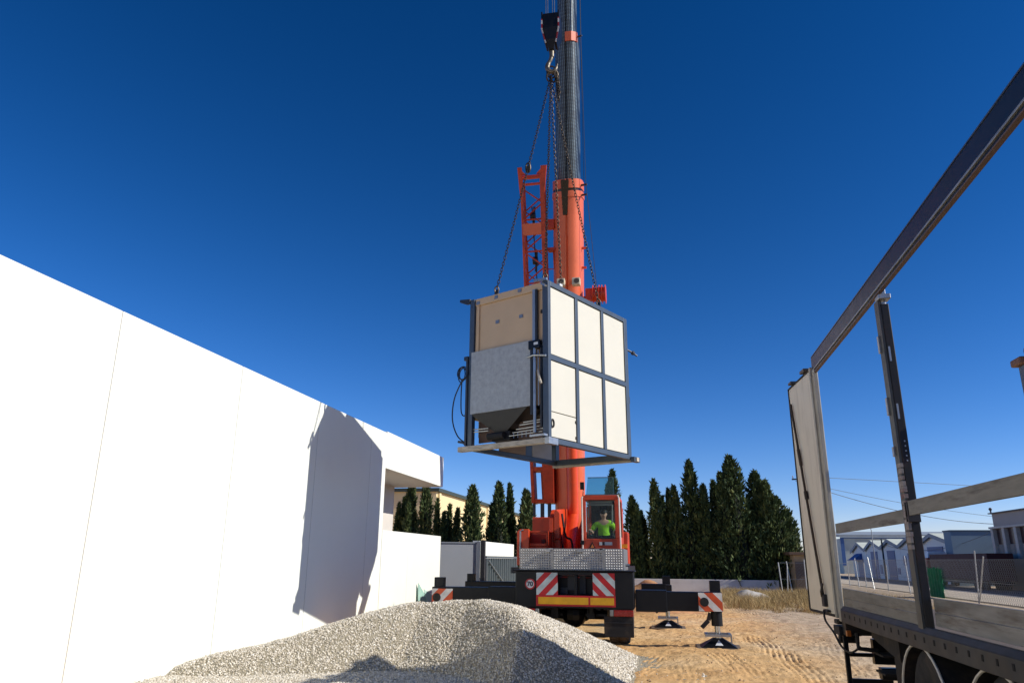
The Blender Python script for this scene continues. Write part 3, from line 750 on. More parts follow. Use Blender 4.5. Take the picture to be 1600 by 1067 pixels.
ub((.105, 2.97, 1.93, 1.97, .63, 3.09), (3.02, 3.06, .11, 1.89, .63, 3.09)).build('rear_cladding', cream, un)
ub((.1, 2.99, .11, 1.91, 3.11, 3.15)).build('top_sheet', M('grey_roof_sheet', '#8d9092', .5, .4), un)
ub((.5, 2.99, .11, 1.91, .62, .66)).build('floor_plate', M('floor_dark', '#4a4643', .7, .2, var=.3), un)
ub((.95, 1.85, 1.925, 1.96, .105, .62)).build('lower_panel', M('brown_panel', '#8a7866', .6), un)
ub((2.1, 2.85, 1.925, 1.96, .105, .62)).build('lower_panel', M('floor_grey_sheet', '#a3a5a8', .6), un)
ub((1.86, 2.09, 1.93, 1.99, .105, .62)).build('lower_post', navy, un)
ub((2.35, 2.75, .5, .9, .38, .618)).build('tank', M('tank_grey', '#6f7274', .5, .3), un, bevel=.02)
# weathered lifting beams under both ends
bm_ = ub((-.12, .0, -.08, 2.16, -.03, .07)); bm_.build('weathered_beam', wood_g, un, bevel=.006)
ub((3.125, 3.23, -.12, 2.1, -.04, .05)).build('weathered_beam', wood_g, un, bevel=.006)
ub((-.14, .16, -.10, -.003, -.05, .075)).build('corner_bracket', steel, un, bevel=.004)
ub((3.05, 3.3, -.10, -.004, -.05, .06)).build('corner_bracket', navy, un, bevel=.004)
# beige sheet with riveted plates
bs = ub((.07, .1, .15, 1.89, .75, 3.05), (.03, .1, .15, 1.895, 3.051, 3.2), (.04, .068, 1.80, 1.885, .75, 3.05))
bs.build('beige_sheet', beige, un, bevel=.006)
for y, z in ((1.32, 2.6), (.71, 2.6)): ub((.055, .0695, y-.045, y+.045, z-.035, z+.035)).build('patch_plate', plate_g, un)
for y, z in ((1.33, 3.13), (.72, 3.14), (1.82, 3.1)): ub((.02, .0295, y-.045, y+.045, z-.035, z+.035)).build('patch_plate', plate_g, un)
ub((.05, .0695, .17, .22, 2.56, 2.63)).build('latch', blackr, un)
fb = ub((-.005, .03, .43, 1.95, .73, 2.03)); fb.build('fibre_board', fibre, un, bevel=.004)
# hopper
hp = MB(True); hp.loft([[(.0, .5, .725), (.8, .5, .725), (.8, 1.93, .725), (.0, 1.93, .725)], [(.12, 1.10, .32), (.45, 1.10, .32), (.45, 1.38, .32), (.12, 1.38, .32)]])
hp.build('hopper', hopper_m, un)
ub((.1, .5, 1.0, 1.45, .14, .32)).cyl((.05, 1.1, .24), (.05, 1.5, .24), .07, n=10).build('feeder_motor', blackr, un)
bgm = M('brown_guard', '#5b4538', .7)
ub((.2, .23, 1.42, 1.88, .16, .6)).build('brown_guard', bgm, un); ub((.25, .28, .2, .9, .16, .5)).build('brown_guard', bgm, un)
rd = MB(True)
rd2 = MB(True)
for k, z in enumerate((.22, .28, .34, .42, .47)): rd.tube([(.02+.02*k, .16, z), (.02+.02*k, .95-.07*k, z-.02)], .011, 6)
for k, z in enumerate((.36, .41)): rd2.tube([(.05, 1.5, z), (.05, 1.9, z+.01)], .012, 6)
for k in range(6): rd.tube([(.03, .35+.1*k, .15), (.03, .35+.1*k, .25)], .008, 5)
rd.build('pipe_rods', steel, un); rd2.build('pipe_rods', steel, un)
# lifting ram column on the right of the short side
ub((.005, .05, .27, .31, 1.97, 3.07)).build('guide_rail', M('rail_dark', '#20252d', .5), un)
ub((-.01, .045, .31, .375, 1.97, 3.07)).build('guide_rail', M('rail_light', '#8b97a3', .4, .4), un)
ub((-.03, .05, .35, .41, .55, 1.97), (-.02, .05, .15, .185, .3, 1.9)).build('dark_column', M('column_dark', '#171b22', .5), un)
ub((-.06, .03, .17, .44, 1.83, 2.0)).build('ram_head', black, un, bevel=.01)
ub((-.068, -.061, .2, .3, 1.9, 1.95)).build('ram_label', M('pale_label', '#c9cccf', .5), un)
MB(True).tube([(-.03, .3, 1.85), (-.03, .3, .2)], .032, 10).tube([(-.03, .22, 1.8), (-.03, .21, .7)], .012, 6).build('ram_tube', steel, un, smooth=True)
MB(True).tube([(-.06, .46, 1.68), (-.06, .3, 1.70), (-.06, .02, 1.65)], .022, 8).build('cross_tube', steel, un, smooth=True)
MB(True).tube([(-.04, .22, 1.4), (-.05, .17, 1.2), (-.05, .13, 1.12)], [.02, .03, .02], 8).build('hanging_strap', wood_g, un, smooth=True)
ub((-.12, .02, .02, .36, .11, .15)).build('ram_foot', steel, un)
MB(True).bar((-.04, .12, 3.14), (-.10, -.02, 3.04), .06, .03).bar((-.03, .0, 3.21), (-.05, .3, 3.23), .05).build('top_bracket', steel, un)
# cables and brackets on the far edge
cb = MB(True)
cb.torus((.0, 2.17, 1.60), (0, .10, 0), (0, 0, .13), .013, 24, 6).torus((-.03, 2.16, 1.62), (0, .14, .02), (.02, 0, .14), .013, 24, 6).torus((-.01, 2.2, 1.59), (.03, .12, 0), (0, 0, .16), .012, 24, 6)
def smooth_pts(pts, k=6):
    P = [Vector(p) for p in pts]; out = []
    for i in range(len(P)-1):
        p0, p1, p2, p3 = P[max(i-1, 0)], P[i], P[i+1], P[min(i+2, len(P)-1)]
        for q in range(k):
            t = q/k
            out.append(.5*((2*p1)+(p2-p0)*t+(2*p0-5*p1+4*p2-p3)*t*t+(3*p1-p0-3*p2+p3)*t**3))
    return out+[P[-1]]
cb.tube(smooth_pts([(0, 2.2, 1.46), (0, 2.38, 1.15), (0, 2.44, .82), (0, 2.40, .55), (0, 2.26, .3), (0, 2.06, .16)]), .014, 7)
cb.tube(smooth_pts([(0, 2.2, 1.46), (0, 2.21, 1.1), (0, 2.19, .80), (0, 2.1, .72), (0, 2.03, .85), (0, 2.02, 1.2)]), .013, 7)
cb.build('cable', rubber_b, un, smooth=True)
mb = MB(True); mb.prism([(-.02, 2.02, 3.22), (-.02, 2.30, 3.26), (-.02, 2.30, 3.2), (-.02, 2.12, 3.12), (-.02, 2.02, 3.12)], (.05, 0, 0))
mb.box(-.03, .05, 2.025, 2.13, 1.88, 1.96).box(-.03, .03, 2.025, 2.07, .1, 1.87).box(.0, .05, 2.025, 2.06, .5, .75)
mb.tube([(0, 2.03, .12), (0, 2.12, .17), (0, 2.25, .2)], .025, 7)
mb.build('edge_bracket', M('bracket_dark', '#2a303a', .5), un)
mb = MB(True); mb.box(L_+.002, L_+.05, .05, .1, 1.6, 2.9); mb.tube([(L_, .05, 2.5), (L_+.16, .0, 2.46), (L_+.28, -.08, 2.38)], .022, 7); mb.sphere((L_+.2, -.02, 2.44), .05); mb.box(L_+.002, L_+.05, .02, .08, 1.25, 1.4)
mb.build('side_arm', M('arm_dark', '#2d3644', .5), un)
ub((.9, 3.3, W_+.002, 2.5, .42, 3.12), (3.122, 3.42, .5, 2.5, .66, 3.0)).build('unseen_rear_block', M('rear_block_grey', '#7c8790', .5, .2), un, bevel=.01)  # unseen block behind the unit, shaped to widen its wall shadow
LUG = [UW @ Vector(p) for p in ((.05, 1.34, 3.25), (.05, .1, 3.25), (1.98, .05, 3.25), (2.45, 1.3, 3.25))]
for p in ((.05, 1.34), (.05, .1), (1.98, .05), (2.45, 1.3)):
    ub((p[0]-.012, p[0]+.012, p[1]-.05, p[1]+.05, 3.2, 3.29)).build('lifting_lug', dsteel, un)
ub((.42, .52, .0, .09, 3.201, 3.26)).build('spot_lamp', M('lamp_white', '#d5d6d2', .3), un, bevel=.01)

# ------------------------------------------------------------------ hook block, ropes, chains
HK = Vector((-2.14, 15.4, 13.28))
def links(p, q, pitch=.078, r=.0066, sag=0., seed=0):
    p, q = Vector(p), Vector(q); d = (q-p); n = max(int(d.length/pitch), 2); d.normalize()
    a = d.cross(Vector((.3, 1, .2))).normalized(); b_ = d.cross(a)
    m = MB()
    for i in range(n):
        t = (i+.5)/n; c = p.lerp(q, t)-Vector((0, 0, sag*4*t*(1-t)))
        s = (a+b_).normalized() if i % 2 else (a-b_).normalized()
        hl, hw = pitch*.62, pitch*.34; pts = []
        for k in range(10):
            u = 2*math.pi*k/10; cu, su = math.cos(u), math.sin(u)
            pts.append(c+d*(hl*(abs(cu)**.7)*(1 if cu > 0 else -1))+s*hw*su)
        m.tube(pts, r*1.25, 5, closed=True)
    return m
cs = thing('chain_sling', 'four legged rusty steel chain sling spread from the crane hook to the container', 'chain sling', HK)
for k, p in enumerate(LUG):
    links(HK+Vector((-.02, 0, -.28)), p+Vector((0, 0, .06)), sag=.05 if k != 2 else .02).build('chain', chainm, cs, smooth=True)
    MB().torus(p+Vector((0, 0, .05)), (.04, .02, 0), (0, 0, .07), .014, 14, 6).build('shackle', chainm, cs, smooth=True)
links(HK+Vector((.12, -.05, -.3)), HK+Vector((.18, -.1, -1.05)), .075, .012).build('chain', chainm, cs, smooth=True)
links(HK+Vector((.15, -.03, -.3)), HK+Vector((.20, -.1, -.85)), .075, .012).build('chain', chainm, cs, smooth=True)
MB().torus(HK+Vector((0, 0, -.16)), (.11, .02, 0), (0, 0, .17), .02, 20, 8).build('master_ring', chainm, cs, smooth=True)
p = (HK+Vector((-.02, 0, -.28))).lerp(LUG[0], .46)
MB().torus(p+Vector((0, 0, -.02)), (.05, 0, .0), (0, 0, .12), .022, 12, 6).box(p.x-.04, p.x+.04, p.y-.02, p.y+.02, p.z-.14, p.z+.02).build('shortening_hook', chainm, cs)

for dx, dz, rr_ in ((-.07, -.32, .07), (.05, -.36, .075), (.12, -.26, .06)):
    MB().torus(HK+Vector((dx, -.03, dz)), (rr_*.6, .03, 0), (0, 0, rr_*1.5), .02, 14, 6).build('sling_link', chainm, cs, smooth=True)
hb = thing('hook_block', 'black crane hook block with red and white striped cheek plates above the chains', 'hook block', (-2.13, 15.4, 14.2))
bl = MB(); bl.loft([[(-2.13-wd, 15.4-dp, z), (-2.13+wd, 15.4-dp, z), (-2.13+wd, 15.4+dp, z), (-2.13-wd, 15.4+dp, z)] for wd, dp, z in ((.07, .10, 13.72), (.12, .18, 13.95), (.185, .25, 14.25), (.185, .25, 14.66))])
bl.build('body', black, hb, bevel=.01)
strp = M_stripes('cheek_stripes', ('#8c2526', '#b9b6b4'), .16, (0, .7, .7), 0)
for s in (-1, 1):
    m_ = MB(); m_.loft([[(-2.13+s*a, 15.4-dp, z), (-2.13+s*(a+.035), 15.4-dp, z), (-2.13+s*(a+.035), 15.4+dp, z), (-2.13+s*a, 15.4+dp, z)] for a, dp, z in ((.105, .16, 13.86), (.19, .25, 14.2), (.19, .25, 14.72))])
    ck_ = m_.build('cheek_plate', black, hb, bevel=.004)
    m_ = MB(); m_.loft([[(-2.13+s*(a+.001), 15.4-dp-.012, z), (-2.13+s*(a+.036), 15.4-dp-.012, z), (-2.13+s*(a+.036), 15.4-dp-.002, z), (-2.13+s*(a+.001), 15.4-dp-.002, z)] for a, dp, z in ((.105, .16, 13.86), (.19, .25, 14.2), (.19, .25, 14.50))])
    m_.build('stripe_edge', strp, ck_)
mb = MB()
for k in range(4): mb.cyl((-2.28+.1*k-.03, 15.4, 14.58), (-2.28+.1*k+.03, 15.4, 14.58), .2, n=20)
mb.build('sheave', dsteel, hb, smooth=True)
mb = MB(); mb.cyl((-2.13, 15.4, 13.55), (-2.13, 15.4, 13.75), .06, n=12)
mb.tube(smooth_pts([(-2.13, 15.4, 13.6), (-2.16, 15.4, 13.48), (-2.22, 15.4, 13.36), (-2.24, 15.4, 13.24), (-2.17, 15.4, 13.14), (-2.07, 15.4, 13.15), (-2.02, 15.4, 13.24), (-1.99, 15.4, 13.34)], 4), [.05]*8+[.06]*8+[.055]*6+[.05, .045, .04, .03, .02, .012, .01], 10)
mb.build('hook', M('hook_worn', '#6e675a', .45, .6, var=.3, scale=12), hb, smooth=True)
mb = MB()
for x in (-2.27, -2.22, -2.1, -2.05): mb.tube([(x, 15.4, 14.6), (x*.8-.43, 15.45, 31.3)], .011, 5)
mb.build('hoist_rope', M('rope_steel', '#6c7480', .4, .6), hb)

# ------------------------------------------------------------------ mobile crane
cr = thing('mobile_crane', 'orange mobile crane on outriggers holding the cream container', 'crane', (-1.85, 20, 0))
def bq(z, r, f):       # point on the boom: height, sideways, towards the viewer
    return Vector((-3.17+.0495*z+r, 25.4-.342*(z-2.3)-f*.946, z-f*.324))
def prof(wd, dp):
    return [(-wd, -dp), (-wd, .1*dp), (-.90*wd, .55*dp), (-.62*wd, .85*dp), (-.05*wd, .98*dp), (.02*wd, .90*dp), (.14*wd, 1.0*dp), (.45*wd, .97*dp), (.76*wd, .80*dp), (.95*wd, .42*dp), (wd, 0), (wd, -dp)]
def boom(z0, z1, wd, dp, w1=None, d1=None):
    m = MB(); m.loft([[bq(z, r, f) for r, f in prof(a, b_)] for z, a, b_ in ((z0, wd, dp), (z1, w1 or wd, d1 or dp))]); return m
m, nt, b = nodes('greased_boom')
sx = tex(nt, 'Wave', 5.2, 0, coord='Object', wave_type='BANDS', bands_direction='X', wave_profile='SIN')
s2 = tex(nt, 'Wave', 3.0, 0, coord='Object', wave_type='BANDS', bands_direction='Z')
c = mixcol(nt, ramp(nt, sx, [(.3, 0.), (.7, 1.)]), (.026, .036, .042), (.125, .165, .185))
c = mixcol(nt, ramp(nt, s2, [(.35, .35), (.55, 0.)]), c, (.02, .022, .027))
c = mixcol(nt, ramp(nt, tex(nt, 'Noise', 5, 6), [(.45, 0.), (.7, .6)]), c, (.025, .025, .03))
nt.links.new(c, b.inputs['Base Color']); b.inputs['Roughness'].default_value = .38; b.inputs['Metallic'].default_value = .35
greased = m
boom(1.9, 13.0, .472, .52).build('boom_section', orange_s, cr, smooth=True)
boom(13.0, 17.85, .385, .44, .375, .43).build('boom_section', greased, cr, smooth=True)
boom(17.8, 24.5, .295, .37).build('boom_section', greased, cr, smooth=True)
boom(24.4, 31, .24, .3).build('boom_section', greased, cr, smooth=True)
boom(12.95, 13.13, .50, .55).build('boom_collar', orange_s, cr, smooth=True)
boom(13.21, 13.48, .485, .54).build('boom_collar', orange_s, cr, smooth=True)
boom(13.13, 13.21, .465, .51).build('collar_groove', M('grease_black', '#17130f', .3), cr, smooth=True)
mb = MB(); mb.hexa([bq(12.4, -.10, .525), bq(12.4, .04, .525), bq(12.4, .04, .45), bq(12.4, -.10, .45), bq(13.46, -.16, .58), bq(13.46, .1, .58), bq(13.46, .1, .45), bq(13.46, -.16, .45)])
mb.build('slide_pad', bpy.data.materials['grease_black'], cr, bevel=.02)
mb = MB(); mb.hexa([bq(8.4, -.03, .54), bq(8.4, .0, .54), bq(8.4, .0, .44), bq(8.4, -.03, .44), bq(11.8, -.03, .54), bq(11.8, .0, .54), bq(11.8, .0, .44), bq(11.8, -.03, .44)])
mb.build('weld_rib', orange_s, cr)
mb = MB(); mb.loft([[bq(z, r, f) for r, f in ((-.04, .3), (.0, .46), (.2, .47), (.36, .3), (.36, .0), (-.04, 0))] for z in (17.6, 17.87)])
mb.build('boom_collar', orange_s, cr)
mb = MB(); mb.box(-2.1, -1.4, 15.3, 16.3, 30.8, 31.6).cyl((-2.0, 15.45, 31.3), (-1.5, 15.45, 31.3), .3, n=20); mb.build('boom_head', orange, cr)
for r in (-.16, .33):
    p = bq(10.36, r, .64); o = MB().box(p.x-.13, p.x+.13, p.y-.1, p.y+.12, p.z-.12, p.z+.12).build('work_light', M('lamp_housing', '#c9bfa4', .5) if r < 0 else bpy.data.materials['lamp_housing'], cr, bevel=.02)
    MB().cyl((p.x+.02, p.y-.105, p.z), (p.x+.02, p.y-.125, p.z), .085, n=16).build('lens', M('lamp_lens', '#5a4f3e', .15) if r < 0 else bpy.data.materials['lamp_lens'], o)
for z in (10.8, 11.4): MB().bar(bq(z, .46, .1), bq(z, .61, .1), .06).build('side_bracket', orange, cr)
rl = MB(); c0 = bq(9.95, .86, .1)
rl.cyl(c0+Vector((-.02, 0, 0)), c0+Vector((.36, 0, 0)), .24, n=24)
rl.build('rope_reel', orange, cr, smooth=True)
rl = MB()
for q in (-.04, .07, .16, .25, .36): rl.cyl(c0+Vector((q, 0, 0)), c0+Vector((q+.02, 0, 0)), .31, n=24)
rl.build('reel_flange', orange, cr, smooth=True)
MB().box(c0.x-.28, c0.x-.06, c0.y-.1, c0.y+.1, c0.z-.2, c0.z+.2).bar(c0+Vector((-.2, 0, -.1)), bq(9.8, .44, -.1), .14).build('reel_bracket', orange_d, cr)
mb = MB(); mb.tube([c0+Vector((.1, -.2, .2)), bq(13.4, .62, .3), bq(17.6, .49, .3), bq(31, .3, .3)], .009, 5); mb.tube([bq(13.4, .56, .3), bq(31, .24, .35)], .007, 5)
mb.bar(bq(13.3, .44, .2), bq(13.3, .66, .3), .05); mb.bar(bq(13.0, .44, .2), bq(13.0, .66, .3), .05); mb.bar(bq(17.75, .3, .2), bq(17.75, .52, .3), .04)
mb.build('side_rope', M('rope_dark', '#222833', .5), cr)

# stowed lattice jib beside the boom
def jq(z, x, f=0):
    z -= .028*max(z-4.5, 0)
    return Vector((x, 25.4-.342*(z-2.3)-f, z))
def jx(z, s):       # left/right chord centre
    t = (z-4.6)/9.4
    return (-4.10+.16*t) if s < 0 else (-3.46+.20*t)
jb = MB()
for s in (-1, 1):
    for f in (0, .55):
        jb.bar(jq(4.5, jx(4.5, s), f), jq(13.8, jx(13.8, s), f), .14 if (s > 0 and f > 0) else .075)
jb.build('jib_chord', orange_d, cr)
jb = MB(); zz = [5.4+.50*k for k in range(17)]
for i, (a, c) in enumerate(zip(zz, zz[1:])):
    s = 1 if i % 2 else -1
    jb.bar(jq(a, jx(a, s), .55), jq(c, jx(c, -s), .55), .036); jb.bar(jq(a, jx(a, -s), 0), jq(c, jx(c, s), 0), .032)
    jb.bar(jq(a, jx(a, -1), 0), jq(c, jx(c, -1), .55), .04); jb.bar(jq(a, jx(a, 1), 0), jq(c, jx(c, 1), .55), .04)
    if i % 2 == 0: jb.bar(jq(a, jx(a, -1), .55), jq(a, jx(a, 1), .55), .045)
jb.build('jib_lattice', orange_d, cr)
MB().hexa([jq(11.9, -3.98, .62), jq(11.9, -3.28, .62), jq(11.9, -3.28, .57), jq(11.9, -3.98, .57), jq(12.25, -3.98, .62), jq(12.25, -3.26, .62), jq(12.25, -3.26, .57), jq(12.25, -3.98, .57)]).build('jib_cross_plate', orange_s, cr)
for s in (-1, 1):
    x = jx(13.8, s)
    jb = MB(); jb.prism([jq(13.15, x-.06, .62), jq(13.15, x+.06, .62), jq(14.02, x+(.17 if s > 0 else .04), .62), jq(14.02, x-(.02 if s > 0 else .10), .62)], (0, .1, .03))
    jb.prism([jq(13.78, x+(.0 if s < 0 else -.16), .64), jq(13.78, x+(.16 if s < 0 else 0), .64), jq(14.0, x+(-.06 if s < 0 else .06), .64)], (0, .06, 0))
    jb.build('jib_head', orange_d, cr)
jb = MB(); jb.bar(jq(13.72, jx(13.7, -1), .55), jq(13.72, jx(13.7, 1), .55), .10); jb.bar(jq(13.5, jx(13.7, -1), .55), jq(13.5, jx(13.7, 1), .55), .06)
jb.build('jib_head_bar', orange, cr)
for z in (11.0, 12.4):
    MB().cyl(jq(z+.2, -3.74, .3), jq(z+.2, -3.58, .3), .13, n=14).build('jib_sheave', dsteel, cr)
    MB().bar(jq(z-.15, -3.66, .3), jq(z+.5, -3.60, .3), .07).build('sheave_block', dsteel, cr)
MB().tube([jq(12.9, -3.68, .3), jq(9.0, -3.62, .3)], .02, 6).build('jib_rope', dsteel, cr)
for z, th in ((12.3, .30), (11.5, .10)):
    MB().bar(jq(z, -3.22, .3), jq(z, -2.98, .3), .2, th).build('jib_bracket', orange_d, cr)
MB().tube([jq(11.45, -3.05, .3), jq(10.9, -3.05, .3), jq(10.9, -3.3, .3)], .025, 6).build('jib_stay', orange_d, cr)
jb = MB()
jb.hexa([jq(3.42, -3.77, .62), jq(3.42, -3.43, .62), jq(3.42, -3.43, 0), jq(3.42, -3.77, 0), jq(5.6, -3.77, .62), jq(5.6, -3.36, .62), jq(5.6, -3.36, 0), jq(5.6, -3.77, 0)])
jb.hexa([jq(3.42, -4.18, .6), jq(3.42, -4.07, .6), jq(3.42, -4.07, 0), jq(3.42, -4.18, 0), jq(5.6, -4.16, .6), jq(5.6, -4.06, .6), jq(5.6, -4.06, 0), jq(5.6, -4.16, 0)])
for z0, z1 in ((3.43, 3.55), (4.42, 4.56), (5.4, 5.59)):
    jb.hexa([jq(z0, -4.08, .58), jq(z0, -3.76, .58), jq(z0, -3.76, .1), jq(z0, -4.08, .1), jq(z1, -4.08, .58), jq(z1, -3.76, .58), jq(z1, -3.76, .1), jq(z1, -4.08, .1)])
jb.hexa([jq(3.5, -3.87, .3), jq(3.5, -3.76, .3), jq(3.5, -3.76, .1), jq(3.5, -3.87, .1), jq(4.5, -3.87, .3), jq(4.5, -3.76, .3), jq(4.5, -3.76, .1), jq(4.5, -3.87, .1)])
jb.build('jib_foot', orange_d, cr, bevel=.01)
for x0, x1, z0 in ((-4.15, -4.08, 3.0), (-3.9, -3.79, 2.9), (-3.66, -3.56, 2.9)):
    MB().box(x0, x1, 24.5, 24.65, z0, 3.41).build('jib_pin', dsteel, cr)

# superstructure
MB().box(-4.08, -3.1, 24.0, 25.0, 1.5, 2.95).build('winch_housing', orange_d, cr, bevel=.02)
sc_ = MB().box(-3.78, -3.02, 20.2, 22.2, 1.5, 1.98).box(-3.78, -3.74, 20.2, 22.2, 1.985, 2.38).box(-3.06, -3.02, 20.2, 22.2, 1.985, 2.38).box(-3.735, -3.065, 21.6, 21.7, 1.985, 2.34).box(-3.735, -3.065, 20.18, 20.26, 2.33, 2.385).box(-3.735, -3.065, 20.18, 20.24, 1.985, 2.06)
sc_.build('side_compartment', orange_d, cr, bevel=.012)
MB().prism([(-3.80, 19.9, 1.5), (-3.80, 19.9, 2.36), (-3.72, 19.9, 2.42), (-3.48, 19.9, 2.42), (-3.48, 19.9, 2.0), (-3.48, 19.9, 1.5)], (0, .12, 0)).build('corner_plate', orange, cr, bevel=.012)
MB().tube([(-3.70, 19.85, 1.7), (-3.70, 19.85, 2.36), (-3.62, 19.85, 2.4)], .025, 8).build('grab_rail', steel, cr)
MB().box(-3.4, -3.3, 21.5, 21.59, 2.06, 2.2).box(-3.25, -3.1, 21.5, 21.59, 2.0, 2.08).build('valve_block', dsteel, cr)
mb = MB(); mb.prism([(-3.10, 21.0, 1.5), (-3.10, 24.6, 1.5), (-3.10, 25.4, 3.3), (-3.10, 21.5, 3.02), (-3.10, 21.0, 2.75)], (.12, 0, 0))
mb.prism([(-2.96, 21.0, 2.2), (-2.80, 21.0, 2.2), (-2.80, 21.0, 2.9), (-2.90, 21.0, 3.0), (-2.96, 21.0, 2.92)], (0, .25, 0)).box(-2.979, -2.80, 21.1, 21.3, 1.5, 2.19)
mb.build('boom_pedestal', orange, cr, bevel=.012)
MB().prism([(-2.36, 24.3, 1.5), (-2.36, 27.0, 1.5), (-2.36, 26.6, 3.4), (-2.36, 25.0, 3.4)], (.1, 0, 0)).build('pedestal_plate', orange, cr, bevel=.012)
MB().tube([(-2.62, 22.0, 1.7), bq(3.2, .26, .6)+Vector((0, -.7, 0)), bq(8.2, .1, .66)], [.18, .18, .18], 18).build('luffing_cylinder', orange, cr, smooth=True)
mb = MB(); mb.tube(smooth_pts([(-2.8, 21.5, 2.9), (-2.68, 21.3, 2.3), (-2.5, 21.2, 2.15), (-2.45, 21.1, 1.7)]), .03, 7).tube(smooth_pts([(-2.9, 21.6, 2.6), (-2.75, 21.2, 2.0), (-2.6, 21.1, 1.6)]), .025, 7)
mb.build('hydraulic_hose', blackr, cr, smooth=True)
MB().box(-1.98, -1.06, 20.25, 21.2, 1.5, 3.02).box(-1.98, -1.36, 21.201, 25.0, 1.5, 2.98).build('engine_housing', orange_d, cr, bevel=.03)
MB().box(-3.7, -1.0, 18.6, 27.2, 1.32, 1.46).cyl((-1.9, 21.2, 1.2), (-1.9, 21.2, 1.33), .9, n=32).build('turntable', dsteel, cr)
MB().box(-3.5, -1.2, 27.05, 28.1, 1.5, 2.6).build('counterweight', orange_d, cr, bevel=.04)

# operator cab
CX0, CX1, CY0, CY1, CZ0, CZ1 = -1.90, -1.02, 18.5, 20.15, 1.5, 3.17
cbp = thing_part = None
mb = MB()
for x0, x1 in ((CX0, CX0+.075), (CX1-.10, CX1)):
    mb.box(x0, x1, CY0, CY0+.08, 2.142, 3.058); mb.box(x0, x0+.06 if x0 == CX0 else x1, CY1-.08, CY1, CZ0, CZ1) if x0 == CX0 else mb.box(x1-.06, x1, CY1-.08, CY1, CZ0, CZ1)
mb.box(CX0, CX1, CY0, CY0+.08, CZ0, 2.14).box(CX0, CX1, CY0, CY0+.1, 3.06, CZ1)
mb.box(CX0, CX0+.05, CY0+.085, CY1-.085, CZ0, 2.2).box(CX1-.05, CX1, CY0+.085, CY1-.085, CZ0, 2.2)
mb.box(CX0, CX0+.05, CY0+.105, CY1-.085, 3.08, CZ1).box(CX1-.05, CX1, CY0+.105, CY1-.085, 3.08, CZ1)
mb.box(CX0+.055, CX1-.055, CY0+.085, CY1-.01, CZ0, CZ0+.06)
cab = mb.build('operator_cab', orange_d, cr, bevel=.012)
MB().box(CX0+.065, CX1-.065, CY1-.07, CY1-.02, CZ0+.07, CZ1-.01).box(CX0+.051, CX1-.051, CY0+.6, CY1-.075, 3.12, 3.16).build('cab_lining', M('cab_dark_lining', '#1a1c20', .8), cab)
MB().box(CX0+.075, CX1-.10, CY0+.03, CY0+.036, 2.14, 3.06).build('windscreen', glass, cab)
MB().box(CX0+.01, CX0+.016, CY0+.09, CY1-.09, 2.2, 3.08).box(CX1-.016, CX1-.01, CY0+.09, CY1-.09, 2.2, 3.08).build('side_window', glass, cab)
mb = MB(); mb.prism([(CX0+.08, CY0+.12, CZ1+.02), (CX1-.10, CY0+.12, CZ1+.02), (CX1-.13, CY0+.42, CZ1+.47), (CX0+.10, CY0+.42, CZ1+.47)], (0, .012, -.008)); mb.build('roof_hatch', tealglass, cab)
mb = MB().bar((CX0+.06, CY0+.11, CZ1+.015), (CX1-.05, CY0+.11, CZ1+.015), .05, .03).bar((CX0+.10, CY0+.43, CZ1+.475), (CX1-.13, CY0+.43, CZ1+.475), .02).bar((CX1-.13, CY0+.2, CZ1+.0), (CX1-.13, CY0+.43, CZ1+.46), .02)
mb.build('hatch_frame', M('frame_grey', '#5f6a70', .4, .5), cab)
mb = MB().box(CX0-.06, CX0+.04, CY0+.06, CY0+.14, 3.32, 3.5).bar((CX0, CY0+.1, 3.15), (CX0+.02, CY0+.1, 3.34), .02); mb.build('beacon', black, cab, bevel=.01)
mb = MB().tube([(CX0-.01, CY0-.03, 1.88), (CX0-.01, CY0-.03, 3.12), (CX0+.02, CY0+.04, 3.15)], .02, 8).tube([(CX1+.02, CY0-.03, 1.88), (CX1+.01, CY0-.03, 3.10), (CX1-.02, CY0+.02, 3.17)], .02, 8)
mb.build('handrail', M('pale_rail', '#cfc4ba', .4), cab, smooth=True)
MB().box(CX0+.10, CX1-.16, CY0+.10, CY0+.12, 2.93, 2.97).box(CX0+.10, CX1-.16, CY0+.16, CY0+.18, 2.99, 3.04).build('sun_visor', M('visor_grey', '#7f8280', .6), cab)
MB().tube([(CX1-.18, CY0+.12, 2.5), (CX1-.16, CY0+.12, 2.95)], .018, 6).tube([(CX0+.13, CY0+.1, 2.65), (CX0+.14, CY0+.1, 2.95)], .02, 6).build('curtain_tie', M('grey_curtain', '#6f7274', .8), cab)
MB().box(CX0-.06, CX0+.03, CY0-.07, CY0-.01, 2.0, 2.1).build('door_latch', black, cab, bevel=.01)
tr = MB().prism([(-1.76, CY0-.004, 1.915), (-1.60, CY0-.004, 1.915), (-1.68, CY0-.004, 2.07)], (0, .003, 0)).build('warning_triangle', M('triangle_black', '#1c1512', .5), cab)
MB().prism([(-1.725, CY0-.008, 1.93), (-1.635, CY0-.008, 1.93), (-1.68, CY0-.008, 2.015)], (0, .003, 0)).build('triangle_field', M('triangle_orange', '#d87a34', .5), tr)
sk = MB().box(-1.51, -1.44, CY0-.005, CY0-.001, 1.99, 2.065).box(-1.38, -1.20, CY0-.005, CY0-.001, 1.99, 2.065).build('data_plate', M('plate_pale', '#b9bcba', .4), cab)
MB().box(-1.435, -1.385, CY0-.005, CY0-.001, 1.99, 2.065).build('data_plate', M('plate_black', '#15161a', .4), cab)
MB().box(CX1+.0, CX1+.16, CY0+.2, CY0+.3, 1.93, 2.02).build('marker_lamp', yel, cab)
